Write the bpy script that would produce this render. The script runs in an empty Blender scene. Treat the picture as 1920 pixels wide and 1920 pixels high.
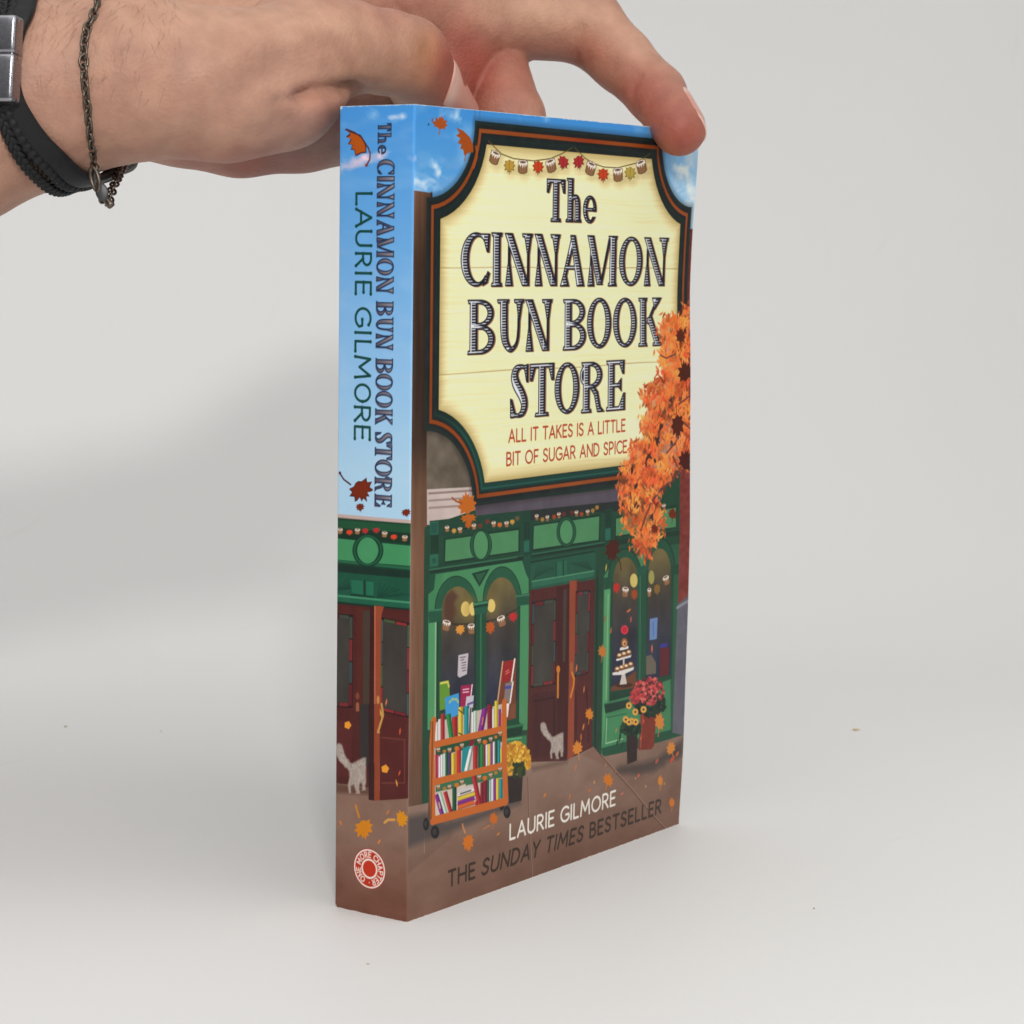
import bpy, math
import numpy as np
from mathutils import Vector, Matrix

scene = bpy.context.scene
MM = 0.001

# ---------------------------------------------------------------- camera
cam_d = bpy.data.cameras.new('camera')
cam = bpy.data.objects.new('camera', cam_d)
scene.collection.objects.link(cam)
cam.location = (-0.4537, -0.34899, 0.16337)
cam.rotation_euler = tuple(math.radians(a) for a in (83.8231, -0.79099, -54.7769))
cam_d.sensor_width = 36.0
cam_d.lens = 36.0 * 4487.0 / 1920.0
cam_d.clip_start = 0.02
cam_d.clip_end = 30.0
scene.camera = cam
cam_d.dof.use_dof = True
cam_d.dof.focus_distance = 0.605
cam_d.dof.aperture_fstop = 42.0

# ---------------------------------------------------------------- light: white studio tent
world = bpy.data.worlds.new('World')
scene.world = world
world.use_nodes = True
bg = world.node_tree.nodes['Background']
bg.inputs['Color'].default_value = (0.96, 0.98, 1.0, 1)
bg.inputs['Strength'].default_value = 0.26
_wn = world.node_tree                                   # studio: bright ceiling, dimmer walls round the camera
_tc = _wn.nodes.new('ShaderNodeTexCoord'); _sp = _wn.nodes.new('ShaderNodeSeparateXYZ'); _cr = _wn.nodes.new('ShaderNodeValToRGB')
_wn.links.new(_tc.outputs['Generated'], _sp.inputs[0]); _wn.links.new(_sp.outputs['Z'], _cr.inputs['Fac']); _wn.links.new(_cr.outputs['Color'], bg.inputs['Color'])
_cr.color_ramp.elements[0].position = 0.0; _cr.color_ramp.elements[0].color = (0.36, 0.36, 0.37, 1)
_cr.color_ramp.elements[1].position = 0.55; _cr.color_ramp.elements[1].color = (1.0, 1.0, 1.0, 1)

FWD = Vector((0.8169, 0.5768, 0.0))          # level direction from the camera towards the backdrop
RGT = Vector((0.5768, -0.8169, 0.0))

def area(name, loc, target, sx, sy, power, col=(1, 1, 1)):
    d = bpy.data.lights.new(name, 'AREA')
    d.shape = 'RECTANGLE'; d.size = sx; d.size_y = sy
    d.energy = power; d.color = col
    o = bpy.data.objects.new(name, d)
    o.location = loc
    o.rotation_euler = (Vector(target) - Vector(loc)).to_track_quat('-Z', 'Y').to_euler()
    scene.collection.objects.link(o)
    return o

MID = Vector((0.08, 0.06, 0.0))
area('softbox_above', MID - FWD * 0.55 + Vector((0, 0, 1.35)), MID + FWD * 0.10, 1.9, 1.6, 10.5, (1.0, 0.985, 0.96))
area('cover_fill_right', MID + RGT * 0.85 - FWD * 0.42 + Vector((0, 0, 0.62)), MID + Vector((0, 0, 0.15)), 0.6, 0.6, 1.5, (1.0, 0.99, 0.97))  # fill light added off to the right to brighten the front cover
area('key_lamp', Vector(cam.location) - FWD * 0.32 + RGT * 0.05 + Vector((0, 0, 0.43)), (0.0, 0.02, 0.16), 0.10, 0.09, 4.5, (1.0, 0.98, 0.95))

scene.view_settings.view_transform = 'Standard'
scene.view_settings.look = 'None'
scene.view_settings.exposure = 0.07
scene.view_settings.gamma = 1.0
scene.view_settings.use_curve_mapping = False

# ---------------------------------------------------------------- helpers
COL = scene.collection

def lin(c):
    c = np.asarray(c, float) / 255.0
    return np.where(c <= 0.04045, c / 12.92, ((c + 0.055) / 1.055) ** 2.4)

def mat(name, base=(0.8, 0.8, 0.8), rough=0.5, metal=0.0, **kw):
    m = bpy.data.materials.new(name)
    m.use_nodes = True
    b = m.node_tree.nodes['Principled BSDF']
    b.inputs['Base Color'].default_value = (*base, 1)
    b.inputs['Roughness'].default_value = rough
    b.inputs['Metallic'].default_value = metal
    for k, v in kw.items():
        b.inputs[k].default_value = v
    return m, m.node_tree, b

def node(nt, kind, **inp):
    n = nt.nodes.new(kind)
    for k, v in inp.items():
        n.inputs[k].default_value = v
    return n

def bump(nt, b, height, dist, strength=0.5):
    bp = node(nt, 'ShaderNodeBump', Strength=strength, Distance=dist)
    nt.links.new(height, bp.inputs['Height'])
    nt.links.new(bp.outputs['Normal'], b.inputs['Normal'])

def mesh_from(name, verts, faces, material=None, parent=None, smooth=True):
    """numpy arrays of verts (N,3 metres) and equal-size faces (M,k) -> linked object"""
    verts = np.asarray(verts, np.float32); faces = np.asarray(faces, np.int32)
    me = bpy.data.meshes.new(name)
    k = faces.shape[1]
    me.vertices.add(len(verts)); me.vertices.foreach_set('co', verts.ravel())
    me.loops.add(faces.size); me.loops.foreach_set('vertex_index', faces.ravel())
    me.polygons.add(len(faces))
    me.polygons.foreach_set('loop_start', np.arange(0, faces.size, k, dtype=np.int32))
    me.polygons.foreach_set('loop_total', np.full(len(faces), k, np.int32))
    me.polygons.foreach_set('use_smooth', np.full(len(faces), smooth, bool))
    me.update(calc_edges=True)
    if material: me.materials.append(material)
    o = bpy.data.objects.new(name, me)
    COL.objects.link(o)
    if parent is not None: o.parent = parent
    return o

def tag(o, label=None, cat=None, group=None, kind=None):
    if label: o['label'] = label
    if cat: o['category'] = cat
    if group: o['group'] = group
    if kind: o['kind'] = kind
    return o

def vcol(o, name, rgba):
    a = o.data.attributes.new(name, 'FLOAT_COLOR', 'POINT')
    a.data.foreach_set('color', np.asarray(rgba, np.float32).ravel())

def grid_faces(n, m):
    """n rows x m columns of vertices, row-major"""
    i = np.arange(n - 1)[:, None] * m + np.arange(m - 1)[None, :]
    return np.stack([i, i + 1, i + m + 1, i + m], -1).reshape(-1, 4)

def vnoise(x, y, seed=0, octaves=4):
    """smooth value noise in 0..1 on numpy arrays"""
    out = np.zeros(np.broadcast(x, y).shape); amp = 1.0; tot = 0.0
    for o in range(octaves):
        xi = np.floor(x).astype(np.int64); yi = np.floor(y).astype(np.int64)
        fx = x - xi; fy = y - yi
        fx = fx * fx * (3 - 2 * fx); fy = fy * fy * (3 - 2 * fy)
        def h(a, b):
            n = (a * 374761393 + b * 668265263 + (seed + o) * 974634541) & 0xFFFFFFFF
            n = ((n ^ (n >> 13)) * 1274126177) & 0xFFFFFFFF
            return ((n ^ (n >> 16)) & 0xFFFF) / 65535.0
        v = (h(xi, yi) * (1 - fx) + h(xi + 1, yi) * fx) * (1 - fy) + (h(xi, yi + 1) * (1 - fx) + h(xi + 1, yi + 1) * fx) * fy
        out += v * amp; tot += amp; amp *= 0.5; x = x * 2.03 + 7.1; y = y * 2.03 + 3.7
    return out / tot

# ---------------------------------------------------------------- backdrop: one white sheet, table curving up into a wall
def build_backdrop():
    prof = [(-1.6, 0.0), (-0.9, 0.0), (-0.3, 0.0)]
    s0, r = 0.29, 0.28                       # where the sheet starts to lift, measured from the book
    for k in range(0, 8): prof.append((-0.3 + (s0 + 0.3) * (k + 1) / 8, 0.0))
    for k in range(1, 25):
        a = math.pi / 2 * k / 24
        prof.append((s0 + r * math.sin(a), r * (1 - math.cos(a))))
    for k in range(1, 7): prof.append((s0 + r, r + 1.3 * k / 6))
    prof = np.array(prof)
    us = np.linspace(-1.8, 1.8, 25)
    q = math.radians(17)                     # the sheet stands a little askew to the camera
    F = np.array(FWD) * math.cos(q) - np.array(RGT) * math.sin(q); Rv = np.array(RGT) * math.cos(q) + np.array(FWD) * math.sin(q)
    V = prof[:, None, 0, None] * F + us[None, :, None] * Rv + prof[:, None, 1, None] * np.array([0, 0, 1.0])
    V = V.reshape(-1, 3)
    m, nt, b = mat('white_card', (0.768, 0.764, 0.755), 0.55)
    tc = node(nt, 'ShaderNodeTexCoord')
    n1 = node(nt, 'ShaderNodeTexNoise', Scale=3.0, Detail=3.0)
    n2 = node(nt, 'ShaderNodeTexNoise', Scale=900.0, Detail=2.0)
    mp = node(nt, 'ShaderNodeMapping'); mp.inputs['Scale'].default_value = (16, 110, 16); mp.inputs['Rotation'].default_value = (0, 0, math.radians(35))
    n3 = node(nt, 'ShaderNodeTexNoise', Scale=1.0, Detail=3.0)
    for n in (n1, n2): nt.links.new(tc.outputs['Object'], n.inputs['Vector'])
    nt.links.new(tc.outputs['Object'], mp.inputs['Vector']); nt.links.new(mp.outputs['Vector'], n3.inputs['Vector'])
    r1 = node(nt, 'ShaderNodeValToRGB')
    r1.color_ramp.elements[0].position = 0.30; r1.color_ramp.elements[0].color = (0.756, 0.752, 0.745, 1)
    r1.color_ramp.elements[1].position = 0.70; r1.color_ramp.elements[1].color = (0.783, 0.780, 0.774, 1)
    nt.links.new(n1.outputs['Fac'], r1.inputs['Fac'])
    r3 = node(nt, 'ShaderNodeValToRGB')
    r3.color_ramp.elements[0].position = 0.70; r3.color_ramp.elements[0].color = (1, 1, 1, 1)
    r3.color_ramp.elements[1].position = 0.80; r3.color_ramp.elements[1].color = (0.955, 0.95, 0.92, 1)
    nt.links.new(n3.outputs['Fac'], r3.inputs['Fac'])
    mx = nt.nodes.new('ShaderNodeMix'); mx.data_type = 'RGBA'; mx.blend_type = 'MULTIPLY'; mx.inputs[0].default_value = 1
    nt.links.new(r1.outputs['Color'], mx.inputs[6]); nt.links.new(r3.outputs['Color'], mx.inputs[7])
    nt.links.new(mx.outputs[2], b.inputs['Base Color'])
    bump(nt, b, n2.outputs['Fac'], 0.0002, 0.25)
    o = mesh_from('tabletop_backdrop', V, grid_faces(len(prof), len(us)), m)
    tag(o, kind='structure')
    return o
build_backdrop()
# ---------------------------------------------------------------- the hand: a blended solid of tapered bones, meshed as one surface
HO = np.array([-453.7, -348.99, 163.37])                     # origin of the measuring frame (mm)
HB = np.array(Matrix([list(r) for r in cam.rotation_euler.to_matrix()]))

def P3(x, y, d):
    """measured position (x, y on the sheet, d = distance in mm) -> world mm"""
    return HO + HB @ np.array([(x - 960) / 4487.0 * d, -(y - 960) / 4487.0 * d, -d])

def sheet(p):
    q = (p - HO) @ HB
    return 960 + 4487 * q[:, 0] / -q[:, 2], 960 - 4487 * q[:, 1] / -q[:, 2], -q[:, 2]

def chain(*pts):
    return [(P3(*a[:3]), P3(*b[:3]), a[3], b[3]) for a, b in zip(pts[:-1], pts[1:])]

PALM = (chain((-900, 385, 560, 35), (-420, 275, 566, 31), (-120, 225, 574, 26), (60, 172, 577, 22.5), (240, 142, 577, 19.6), (420, 160, 581, 17.6), (520, 148, 587, 16.6), (598, 100, 594, 12.6)) +
        chain((-900, 385, 586, 36), (-420, 275, 583, 31.5), (-120, 224, 590, 26), (60, 174, 593, 22.2), (240, 142, 596, 19.5)) +
        chain((-900, 385, 606, 34), (-420, 275, 600, 31), (-120, 225, 606, 26), (60, 180, 610, 22), (240, 142, 612, 19)) +
        chain((240, 130, 600, 20), (400, 70, 616, 20), (560, 20, 640, 18), (720, 2, 652, 14.5)) +
        chain((240, 150, 612, 18.5), (350, 176, 620, 18), (450, 204, 630, 17), (560, 200, 640, 16.6), (650, 188, 648, 16), (740, 150, 664, 15)) +
        chain((400, 100, 630, 20), (560, 60, 664, 18), (690, 20, 682, 14)) +
        chain((420, 130, 650, 18), (560, 90, 688, 16), (660, 40, 705, 13)) +
        chain((430, 150, 660, 17), (600, 110, 715, 13)))
THUMB = chain((590, 98, 593, 12.4), (660, 90, 600, 11.0), (725, 98, 608, 10.5), (765, 108, 614, 10.25)) + chain((765, 108, 614, 10.25), (803, 165, 628, 9.4), (838, 222, 640, 8.6))
INDEX = (chain((720, 8, 652, 14), (800, 16, 660, 12.6), (960, 34, 672, 11.3), (1096, 46, 679, 10.7)) +
         chain((1096, 46, 679, 10.7), (1165, 112, 671, 8.75), (1230, 176, 662, 8.0)) + chain((1230, 176, 662, 8.0), (1274, 243, 648, 7.15)))
WEB = chain((860, 62, 664, 12), (836, 130, 662, 10.5), (824, 195, 658, 8.7))
MIDDLE = chain((690, 14, 682, 13), (860, 40, 694, 10.6), (918, 110, 676, 10), (955, 222, 658, 9.5), (962, 330, 655, 8.8), (962, 420, 654, 7.8))
RING = chain((660, 30, 705, 12), (840, 60, 722, 10), (890, 200, 704, 9.4), (890, 330, 676, 8.6), (880, 400, 664, 7.6))
LITTLE = chain((600, 110, 715, 11), (760, 110, 738, 9), (810, 220, 722, 8.2), (810, 320, 690, 7.4), (800, 370, 678, 6.6))
THENAR_KNUCKLE = chain((560, 60, 596, 12), (600, 70, 600, 11))

def sd_caps(p, prims, k):
    out = None
    for a, b, ra, rb in prims:
        ba = b - a; L = ba @ ba
        t = np.clip(((p - a) @ ba) / L, 0, 1)
        d = np.linalg.norm(p - (a + t[:, None] * ba), axis=1) - (ra + (rb - ra) * t)
        out = d if out is None else smin(out, d, k)
    return out

def smin(a, b, k):
    if k <= 0: return np.minimum(a, b)
    h = np.maximum(k - np.abs(a - b), 0) / k
    return np.minimum(a, b) - h * h * h * k / 6.0

def hand_sdf(p):
    d = sd_caps(p, PALM, 7)
    d = smin(d, sd_caps(p, THUMB, 3), 5)
    d = smin(d, sd_caps(p, THENAR_KNUCKLE, 3), 8)
    i = smin(sd_caps(p, INDEX, 3.5), sd_caps(p, WEB, 4), 9)
    m = sd_caps(p, MIDDLE, 4); r = sd_caps(p, RING, 4); l = sd_caps(p, LITTLE, 4)
    f = smin(i, m, 1.2); f = smin(f, r, 1.2); f = smin(f, l, 1.2)
    # fingers melt into the palm only near its rim
    return smin(d, f, 4)

def mesh_sdf(fn, prims, h, pad=4.0):
    lo = np.min([np.minimum(a - ra, b - rb) for a, b, ra, rb in prims], 0) - pad
    hi = np.max([np.maximum(a + ra, b + rb) for a, b, ra, rb in prims], 0) + pad
    B = 6                                         # fine cells per block
    nb = np.ceil((hi - lo) / (h * B)).astype(int)
    c = lo + (np.stack(np.meshgrid(*[np.arange(n) for n in nb], indexing='ij'), -1) + 0.5) * h * B
    v = fn(c.reshape(-1, 3)).reshape(nb)
    act = np.abs(v) < h * B * 1.25 + 2.5
    N = nb * B + 1
    g = np.full(N, np.nan, np.float32)
    s = np.sign(v)
    g[:-1, :-1, :-1] = np.repeat(np.repeat(np.repeat(s * 50, B, 0), B, 1), B, 2)
    g[-1] = 50; g[:, -1] = 50; g[:, :, -1] = 50
    mask = np.zeros(N, bool)
    for i, j, k in np.argwhere(act):
        mask[i * B:i * B + B + 1, j * B:j * B + B + 1, k * B:k * B + B + 1] = True
    idx = np.argwhere(mask)
    vals = np.empty(len(idx), np.float32)
    for q in range(0, len(idx), 400000):
        vals[q:q + 400000] = fn(lo + idx[q:q + 400000] * h)
    g[mask] = vals
    # naive surface nets
    ins = g < 0
    cnt = np.zeros(N - 1, np.int8)
    for dx in (0, 1):
        for dy in (0, 1):
            for dz in (0, 1):
                cnt += ins[dx:N[0] - 1 + dx, dy:N[1] - 1 + dy, dz:N[2] - 1 + dz]
    cells = np.argwhere((cnt > 0) & (cnt < 8))
    vid = np.full(N - 1, -1, np.int64); vid[tuple(cells.T)] = np.arange(len(cells))
    acc = np.zeros((len(cells), 3)); num = np.zeros(len(cells))
    corners = [(x, y, z) for x in (0, 1) for y in (0, 1) for z in (0, 1)]
    for a in corners:
        for ax in range(3):
            if a[ax] == 0:
                b = list(a); b[ax] = 1
                va = g[tuple((cells + a).T)]; vb = g[tuple((cells + b).T)]
                x = (va < 0) != (vb < 0)
                t = np.where(x, va / np.where(x, va - vb, 1), 0)
                pt = np.array(a, float)[None] + t[:, None] * np.eye(3)[ax]
                acc[x] += pt[x]; num[x] += 1
    V = lo + (cells + acc / num[:, None]) * h
    quads = []
    for ax in range(3):
        u, w = [(1, 2), (2, 0), (0, 1)][ax]
        sl0 = [slice(None)] * 3; sl1 = [slice(None)] * 3
        sl0[ax] = slice(0, -1); sl1[ax] = slice(1, None)
        a = ins[tuple(sl0)]; b = ins[tuple(sl1)]
        e = np.argwhere(a != b)
        e = e[(e[:, u] > 0) & (e[:, w] > 0) & (e[:, u] < N[u] - 1) & (e[:, w] < N[w] - 1)]
        flip = a[tuple(e.T)]
        def cid(du, dw):
            q = e.copy(); q[:, u] -= du; q[:, w] -= dw
            return vid[tuple(q.T)]
        q = np.stack([cid(1, 1), cid(0, 1), cid(0, 0), cid(1, 0)], 1)
        q[~flip] = q[~flip][:, ::-1]
        quads.append(q)
    Q = np.concatenate(quads); Q = Q[(Q >= 0).all(1)]
    return V, Q

def sdf_grad(fn, p, e=0.15):
    g = np.stack([fn(p + np.eye(3)[k] * e) - fn(p - np.eye(3)[k] * e) for k in range(3)], 1)
    return g / (np.linalg.norm(g, axis=1, keepdims=True) + 1e-9)

def on_skin(x, y, d0=450.0, off=0.0):
    """first point of the skin met along a measured sight line, lifted by off mm"""
    o = HO; r = P3(x, y, 1.0) - HO
    d = d0
    for _ in range(90):
        p = (o + r * d)[None]
        s = hand_sdf(p)[0]
        d += s * 0.8
        if s < 0.02 or d > 800: break
    if d > 800: return None, None
    p = o + r * d
    n = sdf_grad(hand_sdf, p[None])[0]
    return p + n * off, n

ALLP = PALM + THUMB + INDEX + WEB + MIDDLE + RING + LITTLE
HV, HQ = mesh_sdf(hand_sdf, ALLP, 1.0)
for _ in range(2):
    HV -= sdf_grad(hand_sdf, HV) * hand_sdf(HV)[:, None]
HN = sdf_grad(hand_sdf, HV)
SX, SY, SD = sheet(HV)
VIEW = HO - HV; VIEW /= np.linalg.norm(VIEW, axis=1, keepdims=True)
FACING = (HN * VIEW).sum(1)

def seg_dist(x, y, pts):
    best = np.full(len(x), 1e9)
    for (x0, y0), (x1, y1) in zip(pts[:-1], pts[1:]):
        L = (x1 - x0) ** 2 + (y1 - y0) ** 2
        t = np.clip(((x - x0) * (x1 - x0) + (y - y0) * (y1 - y0)) / L, 0, 1)
        best = np.minimum(best, np.hypot(x - x0 - t * (x1 - x0), y - y0 - t * (y1 - y0)))
    return best

# creases and tendons pressed into / raised from the surface (width in sheet units, depth in mm)
CREASES = [
    ([(1092, 50), (1082, 72), (1076, 92), (1082, 112)], 7, 0.55, 640), ([(1075, 58), (1066, 80), (1066, 105)], 6, 0.2, 640),
    ([(1200, 142), (1190, 158), (1184, 178)], 6, 0.5, 630), ([(1188, 135), (1178, 152)], 5, 0.15, 630),
    ([(520, 190), (555, 186), (585, 176)], 9, 0.8, 540), ([(572, 182), (605, 174), (642, 166), (670, 168)], 17, 3.2, 540), ([(652, 158), (690, 168), (720, 160)], 6, 0.3, 560),
    ([(760, 62), (774, 84), (778, 112)], 4, 0.36, 560), ([(746, 66), (762, 92), (764, 120)], 4, 0.3, 560), ([(782, 66), (792, 90), (794, 116)], 4, 0.26, 560),
    ([(745, 8), (756, 20), (762, 30)], 5, 0.5, 600), ([(780, 6), (790, 22), (792, 34)], 4, 0.3, 600),
    ([(900, 25), (915, 60), (925, 85)], 10, 0.3, 600),
]
disp = np.zeros(len(HV))
for pts, w, dep, dmin in CREASES:
    dd = seg_dist(SX, SY, pts)
    disp -= dep * np.exp(-(dd / w) ** 2) * np.clip(FACING * 4, 0, 1) * (SD > dmin) * (SD < dmin + 70)
# tendon ridge along the thumb, hollow beside it
disp += 0.9 * np.exp(-(seg_dist(SX, SY, [(290, 235), (400, 120), (520, 60), (640, 40)]) / 38) ** 2) * np.clip(FACING * 2, 0, 1)
disp -= 1.8 * np.exp(-(seg_dist(SX, SY, [(440, 185), (530, 120), (600, 140)]) / 36) ** 2) * np.clip(FACING * 2, 0, 1)
HV += HN * disp[:, None]

# skin pigment: palm side and finger pads redder, wrist and back of the hand tan; some shade and highlight painted in
def blob(x, y, rx, ry): return np.exp(-(((SX - x) / rx) ** 2 + ((SY - y) / ry) ** 2))
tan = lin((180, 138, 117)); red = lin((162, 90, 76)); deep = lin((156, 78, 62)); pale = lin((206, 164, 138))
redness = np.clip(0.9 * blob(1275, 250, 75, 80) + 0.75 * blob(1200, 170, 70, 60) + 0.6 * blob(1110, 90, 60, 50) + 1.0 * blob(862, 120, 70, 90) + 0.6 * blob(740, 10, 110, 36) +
                  0.5 * blob(960, 170, 60, 80) + 0.7 * blob(480, 320, 170, 40) + 0.3 * blob(620, 200, 60, 50) + 0.3 * blob(1010, 90, 90, 40), 0, 1)
redness = np.clip(redness + 0.34 * (vnoise(SX / 45, SY / 45, 5, 4) - 0.42), 0, 1)[:, None]
yellow = np.clip(0.9 * blob(800, 95, 26, 45), 0, 1)[:, None]
paleness = np.clip(0.6 * blob(1190, 80, 120, 40) + 0.5 * blob(640, 40, 90, 30) + 0.9 * blob(1000, 25, 150, 42) + 0.7 * blob(380, 10, 300, 60), 0, 1)[:, None]  # pale patches; the last paints a highlight along the top of the hand
HC = tan * (1 - redness) + red * redness
HC = HC * (1 - paleness * 0.6) + pale * paleness * 0.6
HC = HC * (1 - yellow * 0.6) + lin((190, 138, 92)) * yellow * 0.6
tip_red_web_shade = np.clip(0.7 * blob(1285, 262, 50, 45) + 0.9 * blob(866, 130, 52, 90), 0, 1)[:, None]  # redder fingertip, and the shade behind the thumb painted in as dark skin
HC = HC * (1 - tip_red_web_shade) + deep * tip_red_web_shade

m_skin, nt, b = mat('skin', (0.6, 0.4, 0.3), 0.54, **{'Subsurface Weight': 0.10, 'Subsurface Scale': 0.004, 'Specular IOR Level': 0.4})
b.inputs['Subsurface Radius'].default_value = (1.0, 0.35, 0.2)
at_ = node(nt, 'ShaderNodeAttribute'); at_.attribute_name = 'pigment'
tc = node(nt, 'ShaderNodeTexCoord')
nz = node(nt, 'ShaderNodeTexNoise', Scale=160.0, Detail=4.0)
nt.links.new(tc.outputs['Object'], nz.inputs['Vector'])
rp = node(nt, 'ShaderNodeValToRGB')
rp.color_ramp.elements[0].position = 0.3; rp.color_ramp.elements[0].color = (0.86, 0.82, 0.81, 1)
rp.color_ramp.elements[1].position = 0.7; rp.color_ramp.elements[1].color = (1.08, 1.07, 1.06, 1)
nt.links.new(nz.outputs['Fac'], rp.inputs['Fac'])
mx = nt.nodes.new('ShaderNodeMix'); mx.data_type = 'RGBA'; mx.blend_type = 'MULTIPLY'; mx.inputs[0].default_value = 1
nt.links.new(at_.outputs['Color'], mx.inputs[6]); nt.links.new(rp.outputs['Color'], mx.inputs[7])
nt.links.new(mx.outputs[2], b.inputs['Base Color'])
vo = node(nt, 'ShaderNodeTexVoronoi', Scale=1100.0)
n5 = node(nt, 'ShaderNodeTexNoise', Scale=700.0, Detail=3.0)
nt.links.new(tc.outputs['Object'], vo.inputs['Vector']); nt.links.new(tc.outputs['Object'], n5.inputs['Vector'])
n6 = node(nt, 'ShaderNodeTexNoise', Scale=240.0, Detail=6.0, Roughness=0.62)
nt.links.new(tc.outputs['Object'], n6.inputs['Vector'])
m6 = nt.nodes.new('ShaderNodeMath'); m6.operation = 'MULTIPLY_ADD'; m6.inputs[1].default_value = 1.6
nt.links.new(n6.outputs['Fac'], m6.inputs[0]); nt.links.new(n5.outputs['Fac'], m6.inputs[2])
ad = nt.nodes.new('ShaderNodeMath'); ad.operation = 'ADD'
nt.links.new(vo.outputs['Distance'], ad.inputs[0]); nt.links.new(m6.outputs[0], ad.inputs[1])
bump(nt, b, ad.outputs[0], 0.0005, 0.22)

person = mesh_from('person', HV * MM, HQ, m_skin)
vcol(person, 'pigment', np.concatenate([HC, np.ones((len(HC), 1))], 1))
tag(person, "left hand and bare forearm of a person gripping the top of the book", 'person')

# nails: curved plates seated on the last bone of a finger
m_nail, nt, b = mat('nail', tuple(lin((226, 168, 152))), 0.28, **{'Subsurface Weight': 0.15, 'Subsurface Scale': 0.002})
at_ = node(nt, 'ShaderNodeAttribute'); at_.attribute_name = 'pigment'
nt.links.new(at_.outputs['Color'], b.inputs['Base Color'])

def make_nail(a, bb, ra, rb, out, t0, t1, half, lift=0.32):
    ax = bb - a; L = np.linalg.norm(ax); ax = ax / L
    out = out - ax * (out @ ax); out = out / np.linalg.norm(out)
    side = np.cross(ax, out)
    nu, nv = 22, 18
    V = []; C = []
    for i in range(nu):
        s = i / (nu - 1)
        for j in range(nv):
            w = -1 + 2 * j / (nv - 1)
            # rounded cuticle, gently rounded free edge
            t = t0 + (t1 - t0) * s + 0.16 * (1 - s) * w * w * (t1 - t0) * 1.1 - 0.12 * s * w * w * (t1 - t0)
            ang = w * half
            r = ra + (rb - ra) * min(t, 1.0)
            c = a + ax * L * t
            d = out * math.cos(ang) + side * math.sin(ang)
            rr = r
            if t > 1.0: rr = r * (1 - 0.32 * (t - 1.0) * L / r)
            p = c + d * (rr + lift * (1 - 0.55 * w * w) + (0.15 if s > 0.9 else 0) - (0.18 if s < 0.06 or abs(w) > 0.95 else 0))
            V.append(p)
            base = lin((206, 142, 126))
            lun = math.exp(-((s - 0.10) / 0.13) ** 2)
            base = base * (1 - 0.6 * lun) + lin((226, 196, 184)) * 0.6 * lun
            fe = min(max((s - 0.86) / 0.06, 0), 1)
            base = base * (1 - .5 * fe) + lin((232, 206, 194)) * .5 * fe
            C.append(base)
    V = np.array(V); C = np.array(C)
    o = mesh_from('nail', V * MM, grid_faces(nu, nv), m_nail, person)
    vcol(o, 'pigment', np.concatenate([C, np.ones((len(C), 1))], 1))
    sm = o.modifiers.new('plate', 'SOLIDIFY'); sm.thickness = 0.0004; sm.offset = -1
    return o
def frame(v): return HB @ np.array(v, float)
make_nail(P3(765, 108, 614), P3(838, 222, 640), 10.25, 8.6, frame((0.86, 0.12, 0.50)), 0.26, 1.10, math.radians(50))
make_nail(P3(1230, 176, 662), P3(1274, 243, 648), 8.0, 7.15, frame((0.93, 0.25, -0.1)), 0.28, 1.22, math.radians(50))

# fine dark hairs on the wrist and forearm
rng = np.random.default_rng(7)
cand = np.where((FACING > 0.05) & (SX > 55) & (SX < 340) & (SY < 190) & (SD < 640))[0]
hv = []; hf = []; base_i = 0
pick = rng.choice(cand, 330, replace=False)
dens = np.where((SY[pick] < 90), 1.0, 0.35) * np.where(SX[pick] < 200, 1.0, 0.75)
pick = pick[rng.random(len(pick)) < dens]
for i in pick:
    p0 = HV[i]; n = HN[i]
    along = frame((rng.normal(-0.25, 0.25), rng.normal(-0.95, 0.2), 0.0))
    along = along - n * (along @ n); along /= np.linalg.norm(along)
    side = np.cross(along, n); Lh = rng.uniform(3.0, 8.0); bend = rng.normal(0, 0.35)
    rad = rng.uniform(0.020, 0.036)
    rings = 6
    for k in range(rings):
        t = k / (rings - 1)
        c = p0 + along * Lh * t * 0.95 + side * bend * Lh * t * t + n * (0.05 + 0.25 * math.sin(t * 2.4) * Lh * 0.16)
        rr = rad * (1 - 0.85 * t)
        for a in range(3):
            an = a * 2.0944
            hv.append(c + (side * math.cos(an) + n * math.sin(an)) * rr)
    for k in range(rings - 1):
        for a in range(3):
            q = base_i + k * 3 + a; q2 = base_i + k * 3 + (a + 1) % 3
            hf.append((q, q2, q2 + 3, q + 3))
    base_i += rings * 3
m_hair, nt, b = mat('arm_hair', tuple(lin((104, 76, 56))), 0.5)
hair = mesh_from('arm_hair', np.array(hv) * MM, hf, m_hair, person)
tag(hair, kind='stuff')
# ---------------------------------------------------------------- printed artwork: painted per vertex on a fine grid, in millimetres of the cover
BW, BH, BT = 129.0, 198.0, 23.1                 # cover width, height, spine thickness (mm)
_ev = [0, 7, 27, 45, 65, 97, 112, 135, 154, 177, 198]
_ed = [1.1, 1.0, -0.3, -0.85, 0.0, 0.6, 1.0, 0.9, 0.6, 0.35, -0.7]
_vv = np.linspace(-40, 240, 561)
_k = np.exp(-(np.linspace(-14, 14, 57) / 6.0) ** 2); _k /= _k.sum()
_bt = np.convolve(np.interp(_vv, _ev, _ed), _k, mode='same')
def bow(u, v):
    """how far the front cover stands off its flat plane (mm): the fore edge is a little curled"""
    e = np.interp(v, _vv, _bt)
    w = np.clip(u / BW, 0, 1)
    return e * w ** 3 + 0.5 * np.sin(np.pi * w) * np.sin(np.pi * np.clip(v / BH, 0, 1))

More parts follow.
